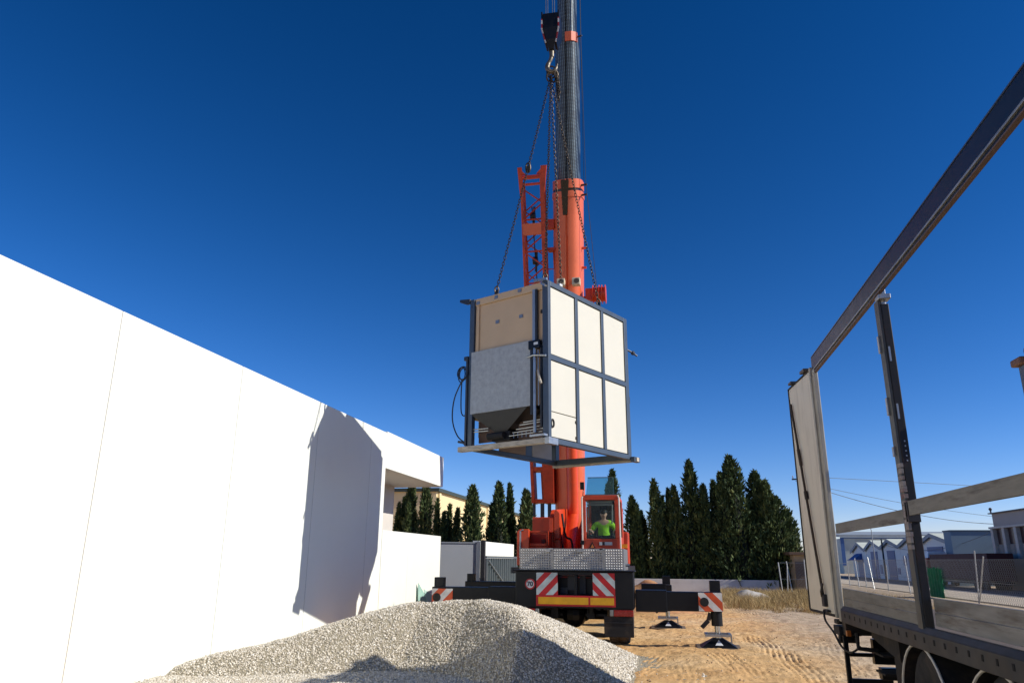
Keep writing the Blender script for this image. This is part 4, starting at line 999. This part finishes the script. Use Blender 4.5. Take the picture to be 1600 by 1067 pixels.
st_ = MB().box(-1.68, -1.22, 19.55, 19.68, 1.98, 2.85).box(-1.70, -1.2, 19.12, 19.66, 1.86, 1.98).box(-1.55, -1.35, 19.56, 19.66, 2.86, 3.02); st_.build('driver_seat', M('seat_fabric', '#17181b', .9), cab, bevel=.03)
MB().box(-1.84, -1.73, 18.75, 19.5, 1.9, 2.26).box(-1.16, -1.08, 18.75, 19.5, 1.9, 2.26).box(-1.8, -1.14, 18.6, 18.75, 1.9, 2.22).tube([(-1.78, 18.92, 2.26), (-1.78, 18.9, 2.36)], .018, 8).tube([(-1.13, 18.92, 2.26), (-1.13, 18.9, 2.36)], .018, 8).build('console', M('console_dark', '#1d2025', .6), cab, bevel=.01)

# carrier
MB().box(-2.6, -1.2, 16.0, 27.5, .78, 1.28).build('chassis', black, cr)
MB().box(-3.05, -1.25, 17.5, 27.6, 1.29, 1.31).build('deck', dsteel, cr)
RY = 15.6
mb = MB().box(-3.0, -2.14, RY, RY+.7, .72, 1.42).box(-1.41, -.62, RY, RY+.7, .72, 1.42).box(-2.139, -1.411, RY+.02, RY+.6, .72, .97).box(-2.139, -1.411, RY+.02, RY+.6, 1.35, 1.42).box(-1.80, -1.74, RY+.03, RY+.2, .971, 1.349)
mb.box(-3.06, -.58, RY-.04, RY+.7, 1.422, 1.445)
mb.build('rear_body', black, cr, bevel=.01)
vd_ = M('valve_dark', '#2c3038', .5)
for x0, x1, z0, z1 in ((-2.12, -1.97, .98, 1.1), (-1.97, -1.82, 1.05, 1.34), (-1.72, -1.6, .98, 1.34)): MB().box(x0, x1, RY+.3, RY+.34, z0, z1).build('valve_box', vd_, cr)
cl_ = M_stripes('chevron_left', ('#b5121b', '#b7c3c4'), .215, (.7071, 0, -.7071), .42)
cr_ = M_stripes('chevron_right', ('#b5121b', '#b7c3c4'), .215, (.7071, 0, .7071), .05)
MB().box(-2.57, -2.135, RY-.012, RY-.002, .965, 1.395).build('chevron_board', cl_, cr)
MB().box(-1.425, -.985, RY-.012, RY-.002, .965, 1.395).build('chevron_board', cr_, cr)
MB().box(-2.575, -.98, RY-.012, RY-.002, .755, .960).build('marker_strip', red_w, cr)
MB().box(-2.53, -1.52, RY-.018, RY-.0125, .79, .925).build('reflector', yel, cr)
MB().box(-1.48, -1.01, RY-.018, RY-.0125, .79, .925).build('reflector', yel, cr)
# speed limit plate
cx, cz = -2.70, 1.17
sp_ = MB().cyl((cx, RY-.004, cz), (cx, RY-.010, cz), .105, n=32).build('speed_plate', M('sign_red', '#a01c22', .4), cr)
MB().cyl((cx, RY-.0105, cz), (cx, RY-.014, cz), .078, n=32).build('plate_field', M('sign_white', '#c7c9ce', .4), sp_)
fc = bpy.data.curves.new('numerals', 'FONT'); fc.body = '70'; fc.size = .125; fc.align_x = 'CENTER'; fc.align_y = 'CENTER'; fc.extrude = .001; fc.offset = .004
fc.materials.append(M('sign_black', '#14151c', .5)); ft = bpy.data.objects.new('tmp', fc); COL.objects.link(ft); bpy.context.view_layer.update(); me = bpy.data.meshes.new_from_object(ft.evaluated_get(bpy.context.evaluated_depsgraph_get())); bpy.data.objects.remove(ft); me.name = 'numerals'; fo = bpy.data.objects.new('numerals', me); link(fo, sp_)
fo.matrix_basis = WM(sp_).inverted() @ Matrix.Translation((cx, RY-.0165, cz)) @ Matrix.Rotation(math.pi/2, 4, 'X')
# rear lamps, mudguards
lampr = M('tail_lamp_red', '#8c1a14', .25, var=.2, scale=15)
MB().box(-1.02, -.64, RY-.03, RY+.04, .585, .70).build('tail_lamp', lampr, cr, bevel=.01)
MB().box(-1.10, -1.03, RY-.03, RY+.04, .585, .70).build('tail_lamp', M('lamp_clear', '#7d7f7d', .2), cr, bevel=.01)
MB().box(-2.95, -2.6, RY-.03, RY+.04, .585, .70).build('tail_lamp', lampr, cr, bevel=.01)
MB().box(-2.59, -2.52, RY-.03, RY+.04, .585, .70).build('tail_lamp', bpy.data.materials['lamp_clear'], cr, bevel=.01)
for x0, x1 in ((-1.22, -.64), (-3.0, -2.42)):
    MB().box(x0, x1, RY+.0, RY+.05, .2, .58).box(x0, x1, RY+.0, RY+1.5, .70, .715).build('mudguard', blackr, cr, bevel=.01)
    MB().box(x0, x1, RY-.012, RY-.001, .46, .475).build('guard_lip', dsteel, cr)
for y in (16.45, 18.0, 23.6, 25.2):
    for x0 in (-1.16 if y < 20 else -1.75, -3.0):
        t_ = MB(); n = 28
        ring = [(.30, 0), (.46, -.02), (.56, 0), (.585, .04), (.585, .36), (.56, .40), (.46, .42), (.30, .40)]
        t_.loft([[(x0+b_, y+a*math.cos(2*math.pi*k/n), .59+a*math.sin(2*math.pi*k/n)) for k in range(n)] for a, b_ in ring])
        wl_ = t_.build('wheel', tyre_m, cr, smooth=True)
        tg = MB()
        for k in range(36):
            a = 2*math.pi*k/36
            for q in (.05, .22):
                tg.bar((x0+q, y+.585*math.cos(a), .59+.585*math.sin(a)), (x0+q+.13, y+.585*math.cos(a+.06), .59+.585*math.sin(a+.06)), .05, .03, up=(0, math.cos(a), math.sin(a)))
        tg.build('tread', tyre_m, wl_)
        MB().cyl((x0+.06, y, .59), (x0+.34, y, .59), .30, n=24).build('hub', dsteel, wl_, smooth=True)
mb = MB()
for y in (16.45, 18.0, 23.6, 25.2): mb.cyl((-2.8, y, .55), (-.95, y, .55), .09, n=12)
for y in (16.45, 18.0): mb.sphere((-1.9, y, .55), .26, 12, 8)
mb.box(-2.35, -2.2, 16.1, 26, .5, .78).box(-1.6, -1.45, 16.1, 26, .5, .78).cyl((-1.5, 16.1, .6), (-1.5, 16.1, .74), .08)
mb.build('axle', black, cr)
# checker plate boxes on the rear deck
ck = [(-2.95, -2.24, 15.76), (-2.24, -1.18, 15.745), (-1.18, -.79, 15.73)]
for x0, x1, y in ck:
    c_ = MB().box(x0+.001, x1-.001, y, 17.3, 1.447, 1.87).build('checker_plate', alu, cr, bevel=.003)
    s_ = MB(); p_ = .05
    for i in range(int((x1-x0-.03)/p_)):
        for j in range(8):
            x, z = x0+.03+i*p_, 1.48+j*p_
            s_.add([(x-.022, y, z), (x, y, z-.022), (x+.022, y, z), (x, y, z+.022), (x, y-.013, z)], [(0, 1, 4), (1, 2, 4), (2, 3, 4), (3, 0, 4)])
    s_.build('stud', alu, c_)
mb = MB()
for x, y in ((-2.24, 15.745), (-1.18, 15.73)):
    mb.prism([(x-.008, y-.001, 1.46), (x-.008, y-.02, 1.46), (x-.008, y-.03, 1.86), (x-.008, y-.001, 1.86)], (.008, 0, 0))
    mb.box(x-.1, x+.0, y-.03, y-.004, 1.845, 1.875)
mb.build('plate_fold', steel, cr)
MB().tube([(-.78, 16.0, 1.55), (-.70, 16.0, 1.55)], .03, 8).box(-2.4, -2.3, 15.70, 15.74, 1.80, 1.85).box(-1.33, -1.22, 15.70, 15.735, 1.82, 1.87).box(-1.75, -1.6, 15.70, 15.74, 1.81, 1.85).build('plate_latch', steel, cr)

# outriggers
wp1 = M_stripes('outrigger_stripes_right', ('#cf5428', '#d9d8d2'), .24, (.7071, 0, .7071), .30)
wp2 = M_stripes('outrigger_stripes_left', ('#cf5428', '#d9d8d2'), .24, (.7071, 0, -.7071), .5)
def outrigger(y, x0, x1, xj, plate=None):
    m_ = MB(); y0, y1 = y-.19, y+.19
    if x1 > -1: m_.box(x0, x1, y0, y1, .69, 1.05).box(x0, x0+.62, y0-.012, y1+.012, .665, 1.075)
    else: m_.box(x0, x1, y0, y1, .72, 1.08).box(x1-.62, x1, y0-.012, y1+.012, .70, 1.10)
    ob = m_.build('outrigger_beam', black, cr, bevel=.012)
    if plate:
        a, c = plate
        MB().box(a, c, y0-.024, y0-.014, .70, 1.045).build('warning_plate', wp1 if x1 > -1 else wp2, ob)
        MB().cyl((a+.11, y0-.025, .87), (a+.11, y0-.034, .87), .085, n=24).build('access_cap', blackr, ob)
    MB().box(xj-.1, xj+.1, y-.1, y+.1, 1.06, 1.27).build('jack_top', black, ob, bevel=.006); MB().cyl((xj, y, .42), (xj, y, .69), .11, n=18).build('jack', black, ob, bevel=.006)
    MB().cyl((xj, y, .14), (xj, y, .43), .055, n=16).build('jack_rod', chrome, ob, smooth=True)
    MB().bar((xj-.12, y, .66), (xj-.16, y, .52), .03, .08).bar((xj-.16, y, .52), (xj-.30, y, .38), .03, .08).build('jack_strut', dsteel, ob)
    p_ = MB(); p_.loft([[(xj-.34, y-.34, .045), (xj+.34, y-.34, .045), (xj+.34, y+.34, .045), (xj-.34, y+.34, .045)], [(xj-.09, y-.09, .20), (xj+.09, y-.09, .20), (xj+.09, y+.09, .20), (xj-.09, y+.09, .20)]])
    p_ = p_.build('foot', black, ob)
    MB().box(xj-.42, xj+.42, y-.42, y+.42, .0, .044).build('pad', M('dusty_pad', '#7b6a56', .8, .1, var=.3, scale=6) if 'dusty_pad' not in bpy.data.materials else bpy.data.materials['dusty_pad'], ob, bevel=.006)
    mb = MB().box(xj-.25, xj+.25, y-.26, y-.20, .24, .28).box(xj-.25, xj+.25, y+.20, y+.26, .24, .28).box(xj-.25, xj-.2, y-.199, y+.199, .24, .28).box(xj+.2, xj+.25, y-.199, y+.199, .24, .28).box(xj+.22, xj+.25, y-.24, y-.21, .12, .239)
    mb.build('pad_carrier', steel, ob)
    mb = MB().prism([(xj-.075, y-.278, .085), (xj+.075, y-.278, .085), (xj, y-.165, .175)], (0, -.006, .004)); mb.build('foot_sticker', M('sticker_white', '#d2d4d4', .4) if 'sticker_white' not in bpy.data.materials else bpy.data.materials['sticker_white'], ob)
outrigger(16.05, -.6, 1.09, .97, (.63, 1.085))
outrigger(16.05, -4.86, -3.02, -4.74, (-4.85, -4.40))
outrigger(20.3, -.6, .16, .03)
outrigger(20.3, -5.25, -3.02, -5.12)

# ------------------------------------------------------------------ crane driver
pe = None
def skin(name, verts, edges, mat, parent=None, sub=2, label=None, cat=None):
    me = bpy.data.meshes.new(name)
    inv = WM(parent).inverted() if parent else Matrix.Identity(4)
    me.from_pydata([tuple(inv @ Vector(v[0])) for v in verts], edges, [])
    me.materials.append(mat)
    o = bpy.data.objects.new(name, me); link(o, parent); _wm[o.name] = WM(parent)
    sm = o.modifiers.new('skin', 'SKIN'); sm.use_smooth_shade = True; sm.branch_smoothing = .3
    for i, v in enumerate(verts):
        r = v[1]; sv = me.skin_vertices[0].data[i]; sv.radius = r if isinstance(r, tuple) else (r, r); sv.use_root = (i == 0)
    ss = o.modifiers.new('sub', 'SUBSURF'); ss.levels = sub; ss.render_levels = sub
    return o
cx, cy = -1.45, 19.32
skin_m = M('skin', (.42, .24, .17), .55, var=.08)
V = [((cx, cy, 2.08), (.16, .12)), ((cx, cy+.02, 2.25), (.15, .11)), ((cx, cy+.03, 2.44), (.17, .12)), ((cx, cy+.03, 2.555), (.13, .09)), ((cx, cy, 2.635), .052), ((cx, cy-.01, 2.69), .066), ((cx, cy-.02, 2.755), (.082, .095)), ((cx, cy-.01, 2.825), (.072, .085))]
E_ = [(i, i+1) for i in range(7)]
def chain_(root, pts):
    p = root
    for q in pts:
        V.append(q); E_.append((p, len(V)-1)); p = len(V)-1
    return p
chain_(6, [((cx, cy-.10, 2.745), .016), ((cx, cy-.122, 2.735), .010)])      # nose
for s in (-1, 1):
    chain_(6, [((cx+s*.078, cy+.005, 2.755), (.022, .012)), ((cx+s*.092, cy+.012, 2.765), (.02, .008))])   # ears
    sh = chain_(3, [((cx+s*.19, cy+.03, 2.545), .068), ((cx+s*.255, cy+.02, 2.44), .056), ((cx+s*.29, cy-.01, 2.30), .046), ((cx+s*.30, cy-.16, 2.325), .040), ((cx+s*.315, cy-.29, 2.36), .028), ((cx+s*.318, cy-.35, 2.365), (.036, .022))])
    for k, (dx, ln) in enumerate(((-.026, .030), (-.009, .036), (.009, .034), (.026, .026))):
        x = cx+s*.318+dx
        chain_(sh, [((x, cy-.385, 2.368), .010), ((x, cy-.385-ln, 2.352), .009), ((x, cy-.39-ln*.8, 2.325), .0085), ((x, cy-.37, 2.312), .0075)])
    chain_(sh, [((cx+s*.285, cy-.355, 2.35), .011), ((cx+s*.272, cy-.385, 2.335), .010), ((cx+s*.285, cy-.405, 2.32), .009)])
    chain_(0, [((cx+s*.10, cy-.05, 2.06), .095), ((cx+s*.13, cy-.42, 2.08), .065), ((cx+s*.13, cy-.50, 1.85), .052), ((cx+s*.13, cy-.46, 1.66), .04), ((cx+s*.14, cy-.58, 1.60), .035)])
pe = skin('person', V, E_, skin_m)
tag(pe, 'seated crane driver in a lime green work shirt, hands on the levers inside the cab', 'person')
vest = M('lime_shirt', '#8fcc1c', .8, var=.35, scale=14, bmp=.8, bscale=18)
V = [((cx, cy, 2.12), (.175, .135)), ((cx, cy+.02, 2.25), (.168, .128)), ((cx, cy+.03, 2.44), (.185, .135)), ((cx, cy+.03, 2.56), (.142, .10)), ((cx, cy+.01, 2.605), (.075, .07))]; E_ = [(0, 1), (1, 2), (2, 3), (3, 4)]
for s in (-1, 1): chain_(3, [((cx+s*.19, cy+.03, 2.55), .082), ((cx+s*.26, cy+.02, 2.44), .074), ((cx+s*.29, cy, 2.345), .070)])
skin('shirt', V, E_, vest, pe)
V = [((cx, cy, 2.07), (.17, .135))]; E_ = []
for s in (-1, 1): chain_(0, [((cx+s*.10, cy-.05, 2.06), .11), ((cx+s*.13, cy-.42, 2.08), .078), ((cx+s*.13, cy-.50, 1.85), .064), ((cx+s*.13, cy-.46, 1.69), .056)])
skin('trousers', V, E_, M('dark_trousers', '#1d2430', .85), pe)
hr = MB(); hr.sphere((cx, cy+.005, 2.815), .098, 14, 8, (.90, 1.08, .85)); hr.build('hair', M('dark_hair', '#140f0c', .7), pe, smooth=True)
MB().tube([(cx-.05, cy-.108, 2.77), (cx, cy-.116, 2.772), (cx+.05, cy-.108, 2.77)], .012, 6).build('glasses', M('dark_lens', '#0d0d10', .2), pe)

# ------------------------------------------------------------------ curtain-side trailer
tl = thing('open_trailer', 'empty curtain-side trailer with bare frame, grey side boards and open rear door', 'trailer', (3.2, 4, 0))
TX = 1.95
rail_m = M('rail_navy', '#141b26', .4, .1, var=.25, scale=2, stain='#23252a', samt=.4)
lip_m = M('rail_lip', '#8a9098', .45, .3, var=.3, scale=4)
for x0, s in ((TX, 1), (4.43, -1)):
    a, c = (x0, x0+.05*s) if s > 0 else (x0-.05, x0)
    MB().box(a, c, -4, 9.62, 3.96, 4.12).build('roof_rail', rail_m, tl, bevel=.006)
    MB().box(a-.012, a+.03, -4, 9.6, 3.942, 3.958).build('rail_lip', lip_m, tl, bevel=.003); MB().box(a+.002, a+.03, -4, 9.6, 3.915, 3.9415).build('rail_groove', rail_m, tl); MB().box(a-.006, a+.03, -4, 9.6, 3.905, 3.9145).build('rail_seam', M('seam_brown', '#5d4a44', .6), tl); MB().box(a-.003, a+.04, -4, 9.6, 4.121, 4.132).build('rail_top', M('rail_top_grey', '#3a4350', .4) if 'rail_top_grey' not in bpy.data.materials else bpy.data.materials['rail_top_grey'], tl)
# rear posts and rear door
alu_p = M('trailer_aluminium', '#a8a498', .55, .2, var=.2, scale=3, stain='#7b7468', samt=.5)
MB().box(TX-.01, TX+.035, 9.47, 9.585, 1.0, 3.955).build('rear_post', alu_p, tl, bevel=.008)
MB().box(4.275, 4.40, 9.44, 9.58, 1.0, 3.9).build('rear_post', M('rear_post_grey', '#55626f', .5, .3), tl, bevel=.008)
MB().box(4.215, 4.46, 9.38, 9.64, 3.902, 3.99).build('post_cap', M('brown_cap', '#7a5a4a', .7), tl, bevel=.02)
dth = R(4.0)
dr_ = thing('hinge', '', '', (TX+.0, 9.60, 0), 0)
bpy.data.objects.remove(dr_)
def dq(u, v, z):   # on the door: u from the hinge outwards, v thickness towards the street
    return (TX-.005-u*math.sin(dth)+v*math.cos(dth), 9.60+u*math.cos(dth)+v*math.sin(dth), z)
def dbox(m_, u0, u1, v0, v1, z0, z1):
    return m_.hexa([dq(u0, v0, z0), dq(u1, v0, z0), dq(u1, v1, z0), dq(u0, v1, z0), dq(u0, v0, z1), dq(u1, v0, z1), dq(u1, v1, z1), dq(u0, v1, z1)])
door_m = M('door_white', '#d3cbb9', .55, var=.08, scale=1.2, stain='#8d8270', samt=.5, sscale=2.6, stretch=(1, 1, .25), bmp=.1, bscale=4)
d_ = dbox(MB(), .05, 1.24, 0, .04, 1.06, 3.98).build('rear_door', door_m, tl, bevel=.004)
m_ = MB(); dbox(m_, 1.241, 1.27, -.012, .05, 1.04, 4.0); dbox(m_, .03, 1.24, -.008, .045, 1.03, 1.058); dbox(m_, .03, 1.24, -.008, .045, 3.982, 4.005); m_.build('door_seal', blackr, d_, bevel=.004)
m_ = MB(); dbox(m_, -.01, .045, -.03, .045, 1.03, 4.0); m_.build('hinge_profile', alu_p, d_, bevel=.006)
m_ = MB(); m_.tube([dq(1.10, -.028, 3.75), dq(.78, -.03, 2.5), dq(.45, -.03, 1.22)], .016, 8); m_.tube([dq(.94, -.028, 3.1), dq(.88, -.028, 2.88)], .022, 8); m_.tube([dq(.785, -.028, 2.53), dq(.76, -.028, 2.43)], .026, 8)
m_.build('lock_rod', M('rod_rusty', '#4a3d33', .6, .5, var=.4, scale=8), d_, smooth=True)
m_ = MB(); dbox(m_, .40, .50, -.045, -.002, 1.13, 1.27); m_.tube([dq(.48, -.04, 1.24), dq(.42, -.06, 1.3), dq(.40, -.04, 1.4)], .016, 6); dbox(m_, .3, .48, -.045, -.001, 1.07, 1.10); m_.build('lock_handle', dsteel, d_, bevel=.006)
MB().tube(smooth_pts([dq(.42, -.05, 1.09), dq(.36, -.06, .98), (1.93, 9.9, .85), (1.95, 9.65, .72), (2.0, 9.45, .68), (2.1, 9.4, .75)]), .012, 6).build('door_strap', blackr, d_)
m_ = MB(); dbox(m_, .2, .4, -.05, .06, 4.006, 4.04); dbox(m_, .9, 1.05, -.05, .06, 4.006, 4.035); m_.box(TX+.02, TX+.14, 9.50, 9.66, 4.136, 4.16); m_.build('top_hinge', dsteel, d_)
# middle post
pm = M('post_grey', '#565752', .5, .35, var=.25, scale=4, stain='#4a3b34', samt=.5)
MB().box(TX+.0, TX+.02, 6.63, 6.745, 1.12, 3.86).build('post_web', pm, tl)
MB().box(TX+.021, TX+.085, 6.62, 6.73, 1.0, 3.82).build('side_post', M('post_black', '#0c0c0f', .5, .1, var=.3, scale=5, stain='#3a201c', samt=.45, sscale=4), tl, bevel=.006)
MB().cyl((TX+.05, 6.67, 3.82), (TX+.05, 6.67, 3.93), .03, n=10).box(TX+.0, TX+.1, 6.58, 6.7, 3.855, 3.90).box(TX+.03, TX+.08, 6.64, 6.7, 3.90, 3.96).build('roller', steel, tl, bevel=.006)
m_ = MB()
for z0, z1 in ((3.4, 3.55), (2.85, 3.0), (2.5, 2.58)): MB().box(TX-.015, TX-.001, 6.70, 6.745, z0, z1).build('post_plate', steel, tl)
for z in (3.3, 2.8): MB().box(TX+.03, TX+.045, 6.614, 6.6195, z, z+.13).build('post_plate', steel, tl)
m_ = MB()
for z in (2.62, 2.58, 2.54, 2.50, 2.46): m_.box(TX+.05, TX+.06, 6.615, 6.6195, z-.012, z)
m_.build('post_holes', steel, tl)
m_ = MB(); rt = random.Random(4)
for k in range(14):
    z = 1.75+.05*k; m_.box(TX-.004, TX+.016+.008*rt.random(), 6.621-.006*rt.random(), 6.7+.03*rt.random(), z, z+.03+.02*rt.random())
m_.build('peeling_tape', M('torn_tape', '#8d8580', .6, var=.4, scale=12, stain='#5e2622', samt=.8, sscale=9), tl)
m_ = MB().box(TX-.004, TX+.09, 6.6, 6.66, 1.96, 2.12); m_.build('slat_pocket', dsteel, tl, bevel=.004)
# side slat, boards, side rail
sl_m = M('side_board_alu', '#86847c', .6, .2, var=.5, scale=2.2, stain='#3a332c', samt=.85, sscale=2.2, stretch=(1, .6, 5))
MB().box(TX+.03, TX+.06, 6.75, 9.43, 1.965, 2.075).build('side_slat', sl_m, tl, bevel=.003)
MB().box(TX+.0, TX+.03, -3.9, 6.58, 2.01, 2.125).build('side_slat', sl_m, tl, bevel=.003)
MB().box(TX+.031, TX+.06, 6.75, 9.43, 1.15, 1.255).build('side_board', sl_m, tl, bevel=.003)
MB().hexa([(TX+.03, 6.75, 1.262), (TX+.06, 6.75, 1.262), (TX+.06, 9.43, 1.26), (TX+.03, 9.43, 1.26), (TX+.03, 6.75, 1.345), (TX+.06, 6.75, 1.345), (TX+.06, 9.43, 1.365), (TX+.03, 9.43, 1.365)]).build('side_board', sl_m, tl, bevel=.003)
MB().box(TX+.088, TX+.118, -3.9, 6.60, 1.18, 1.28).box(TX+.091, TX+.116, -3.9, 6.60, 1.284, 1.385).build('side_board', M('side_board_worn', '#8b8a86', .6, .2, var=.55, scale=1.8, stain='#4a3829', samt=.9, sscale=1.7, stretch=(1, .6, 5)), tl, bevel=.003)
srm = M('side_rail_grey', '#34373b', .55, .4, var=.3, scale=2, stain='#3a332c', samt=.6)
MB().box(TX-.02, TX+.05, -4, 9.42, 1.0, 1.13).hexa([(TX-.02, -4, 1.131), (TX+.05, -4, 1.131), (TX+.05, 9.42, 1.131), (TX-.02, 9.42, 1.131), (TX+.015, -4, 1.17), (TX+.05, -4, 1.17), (TX+.05, 9.42, 1.17), (TX+.015, 9.42, 1.17)]).build('side_rail', srm, tl, bevel=.004)
m_ = MB()
for k in range(60):
    y = 9.2-.22*k
    if y < -3.5: break
    m_.box(TX-.023, TX-.0205, y, y+.03, 1.06, 1.10)
m_.build('rail_slots', M('slot_black', '#0c0c0d', .9), tl)
MB().box(TX+.051, 4.35, -4, 9.42, 1.1, 1.155).build('deck', M('deck_ply', '#5d5147', .8, var=.3), tl)
MB().box(4.36, 4.43, -4, 9.42, 1.0, 1.17).build('side_rail', srm, tl)
MB().box(4.38, 4.41, -3.9, 9.4, 1.18, 1.38).build('side_board', sl_m, tl)
MB().box(TX+.0, 4.43, -4.1, -4.0, 1.0, 4.1).build('headboard', alu_p, tl)
MB().box(TX+.02, 4.4, 9.43, 9.6, .86, 1.10).build('rear_sill', dsteel, tl)
MB().box(2.6, 2.75, -3.5, 9.4, .6, 1.09).box(3.6, 3.75, -3.5, 9.4, .6, 1.09).build('chassis_beam', black, tl)
# underrun bar, steps, lamps at the rear corner
MB().box(TX+.02, TX+.07, 9.62, 9.67, .32, .90).box(TX+.07, TX+.5, 9.62, 9.67, .33, .39).box(TX+.07, TX+.36, 9.62, 9.66, .62, .66).box(TX+.36, 4.3, 9.50, 9.64, .40, .52).build('underrun_guard', black, tl, bevel=.006)
MB().box(TX-.02, TX+.22, 9.60, 9.9, .84, .94).box(TX-.03, TX+.06, 9.62, 9.78, .96, 1.01).cyl((TX+.0, 9.75, .80), (TX+.2, 9.75, .80), .05, n=10).build('corner_bumper', blackr, tl, bevel=.01)
MB().box(TX+.30, TX+.72, 9.50, 9.60, .56, .82).build('lamp_housing', black, tl)
MB().box(TX+.32, TX+.45, 9.601, 9.62, .60, .78).box(TX+.0, TX+.04, 9.3, 9.36, .86, .92).build('rear_lamp', M('lamp_amber', '#a65a1c', .3), tl)
m_ = MB()
for k, z in enumerate((.86, .70, .52)): m_.box(TX+.28, TX+.7, 9.05, 9.42, z-.02, z)
m_.tube([(TX+.1, 9.3, .9), (TX+.1, 9.3, .74), (TX+.3, 9.3, .72)], .025, 6).hexa([(TX+.25, 8.3, .72), (TX+.9, 8.3, .72), (TX+.9, 9.3, .80), (TX+.25, 9.3, .86), (TX+.25, 8.3, .95), (TX+.9, 8.3, .95), (TX+.9, 9.3, .95), (TX+.25, 9.3, .95)])
m_.box(TX+.3, TX+.75, 7.75, 8.7, .28, .72)
m_.build('underbody_box', blackr, tl)
for k, y in enumerate((6.88, 5.42, 3.96)):
    m_ = MB(); n = 18; pts = []
    for i in range(n+1):
        a = math.pi*(i/n); pts.append((y+.60*math.cos(a), .44+.58*math.sin(a)))
    for (y0, z0), (y1, z1) in zip(pts, pts[1:]):
        m_.hexa([(TX+.02, y0, z0), (TX+.46, y0, z0), (TX+.46, y1, z1), (TX+.02, y1, z1), (TX+.02, y+(y0-y)*.985, .44+(z0-.44)*.985), (TX+.46, y+(y0-y)*.985, .44+(z0-.44)*.985), (TX+.46, y+(y1-y)*.985, .44+(z1-.44)*.985), (TX+.02, y+(y1-y)*.985, .44+(z1-.44)*.985)])
    mg_ = m_.build('mudguard', blackr, tl)
    MB().tube([(TX+.018, y_, z_) for y_, z_ in pts], .011, 6).build('guard_edge', M('edge_grey', '#d2cec4', .5) if k == 0 else bpy.data.materials['edge_grey'], mg_, smooth=True)
    for x0 in (TX+.06, 4.0):
        t_ = MB(); n = 32
        ring = [(.28, .04), (.40, -.0), (.475, .02), (.50, .05), (.50, .30), (.475, .34), (.40, .36), (.28, .34)]
        t_.loft([[(x0+b_, y+a*math.cos(2*math.pi*q/n), .50+a*math.sin(2*math.pi*q/n)) for q in range(n)] for a, b_ in ring])
        wl_ = t_.build('wheel', blackr, tl, smooth=True)
        MB().cyl((x0+.08, y, .5), (x0+.3, y, .5), .285, n=24).cyl((x0+.0, y, .5), (x0+.08, y, .5), .12, n=16).build('rim', dsteel, wl_, smooth=True)
    MB().cyl((TX+.3, y, .5), (4.1, y, .5), .07, n=10).build('axle', black, tl)
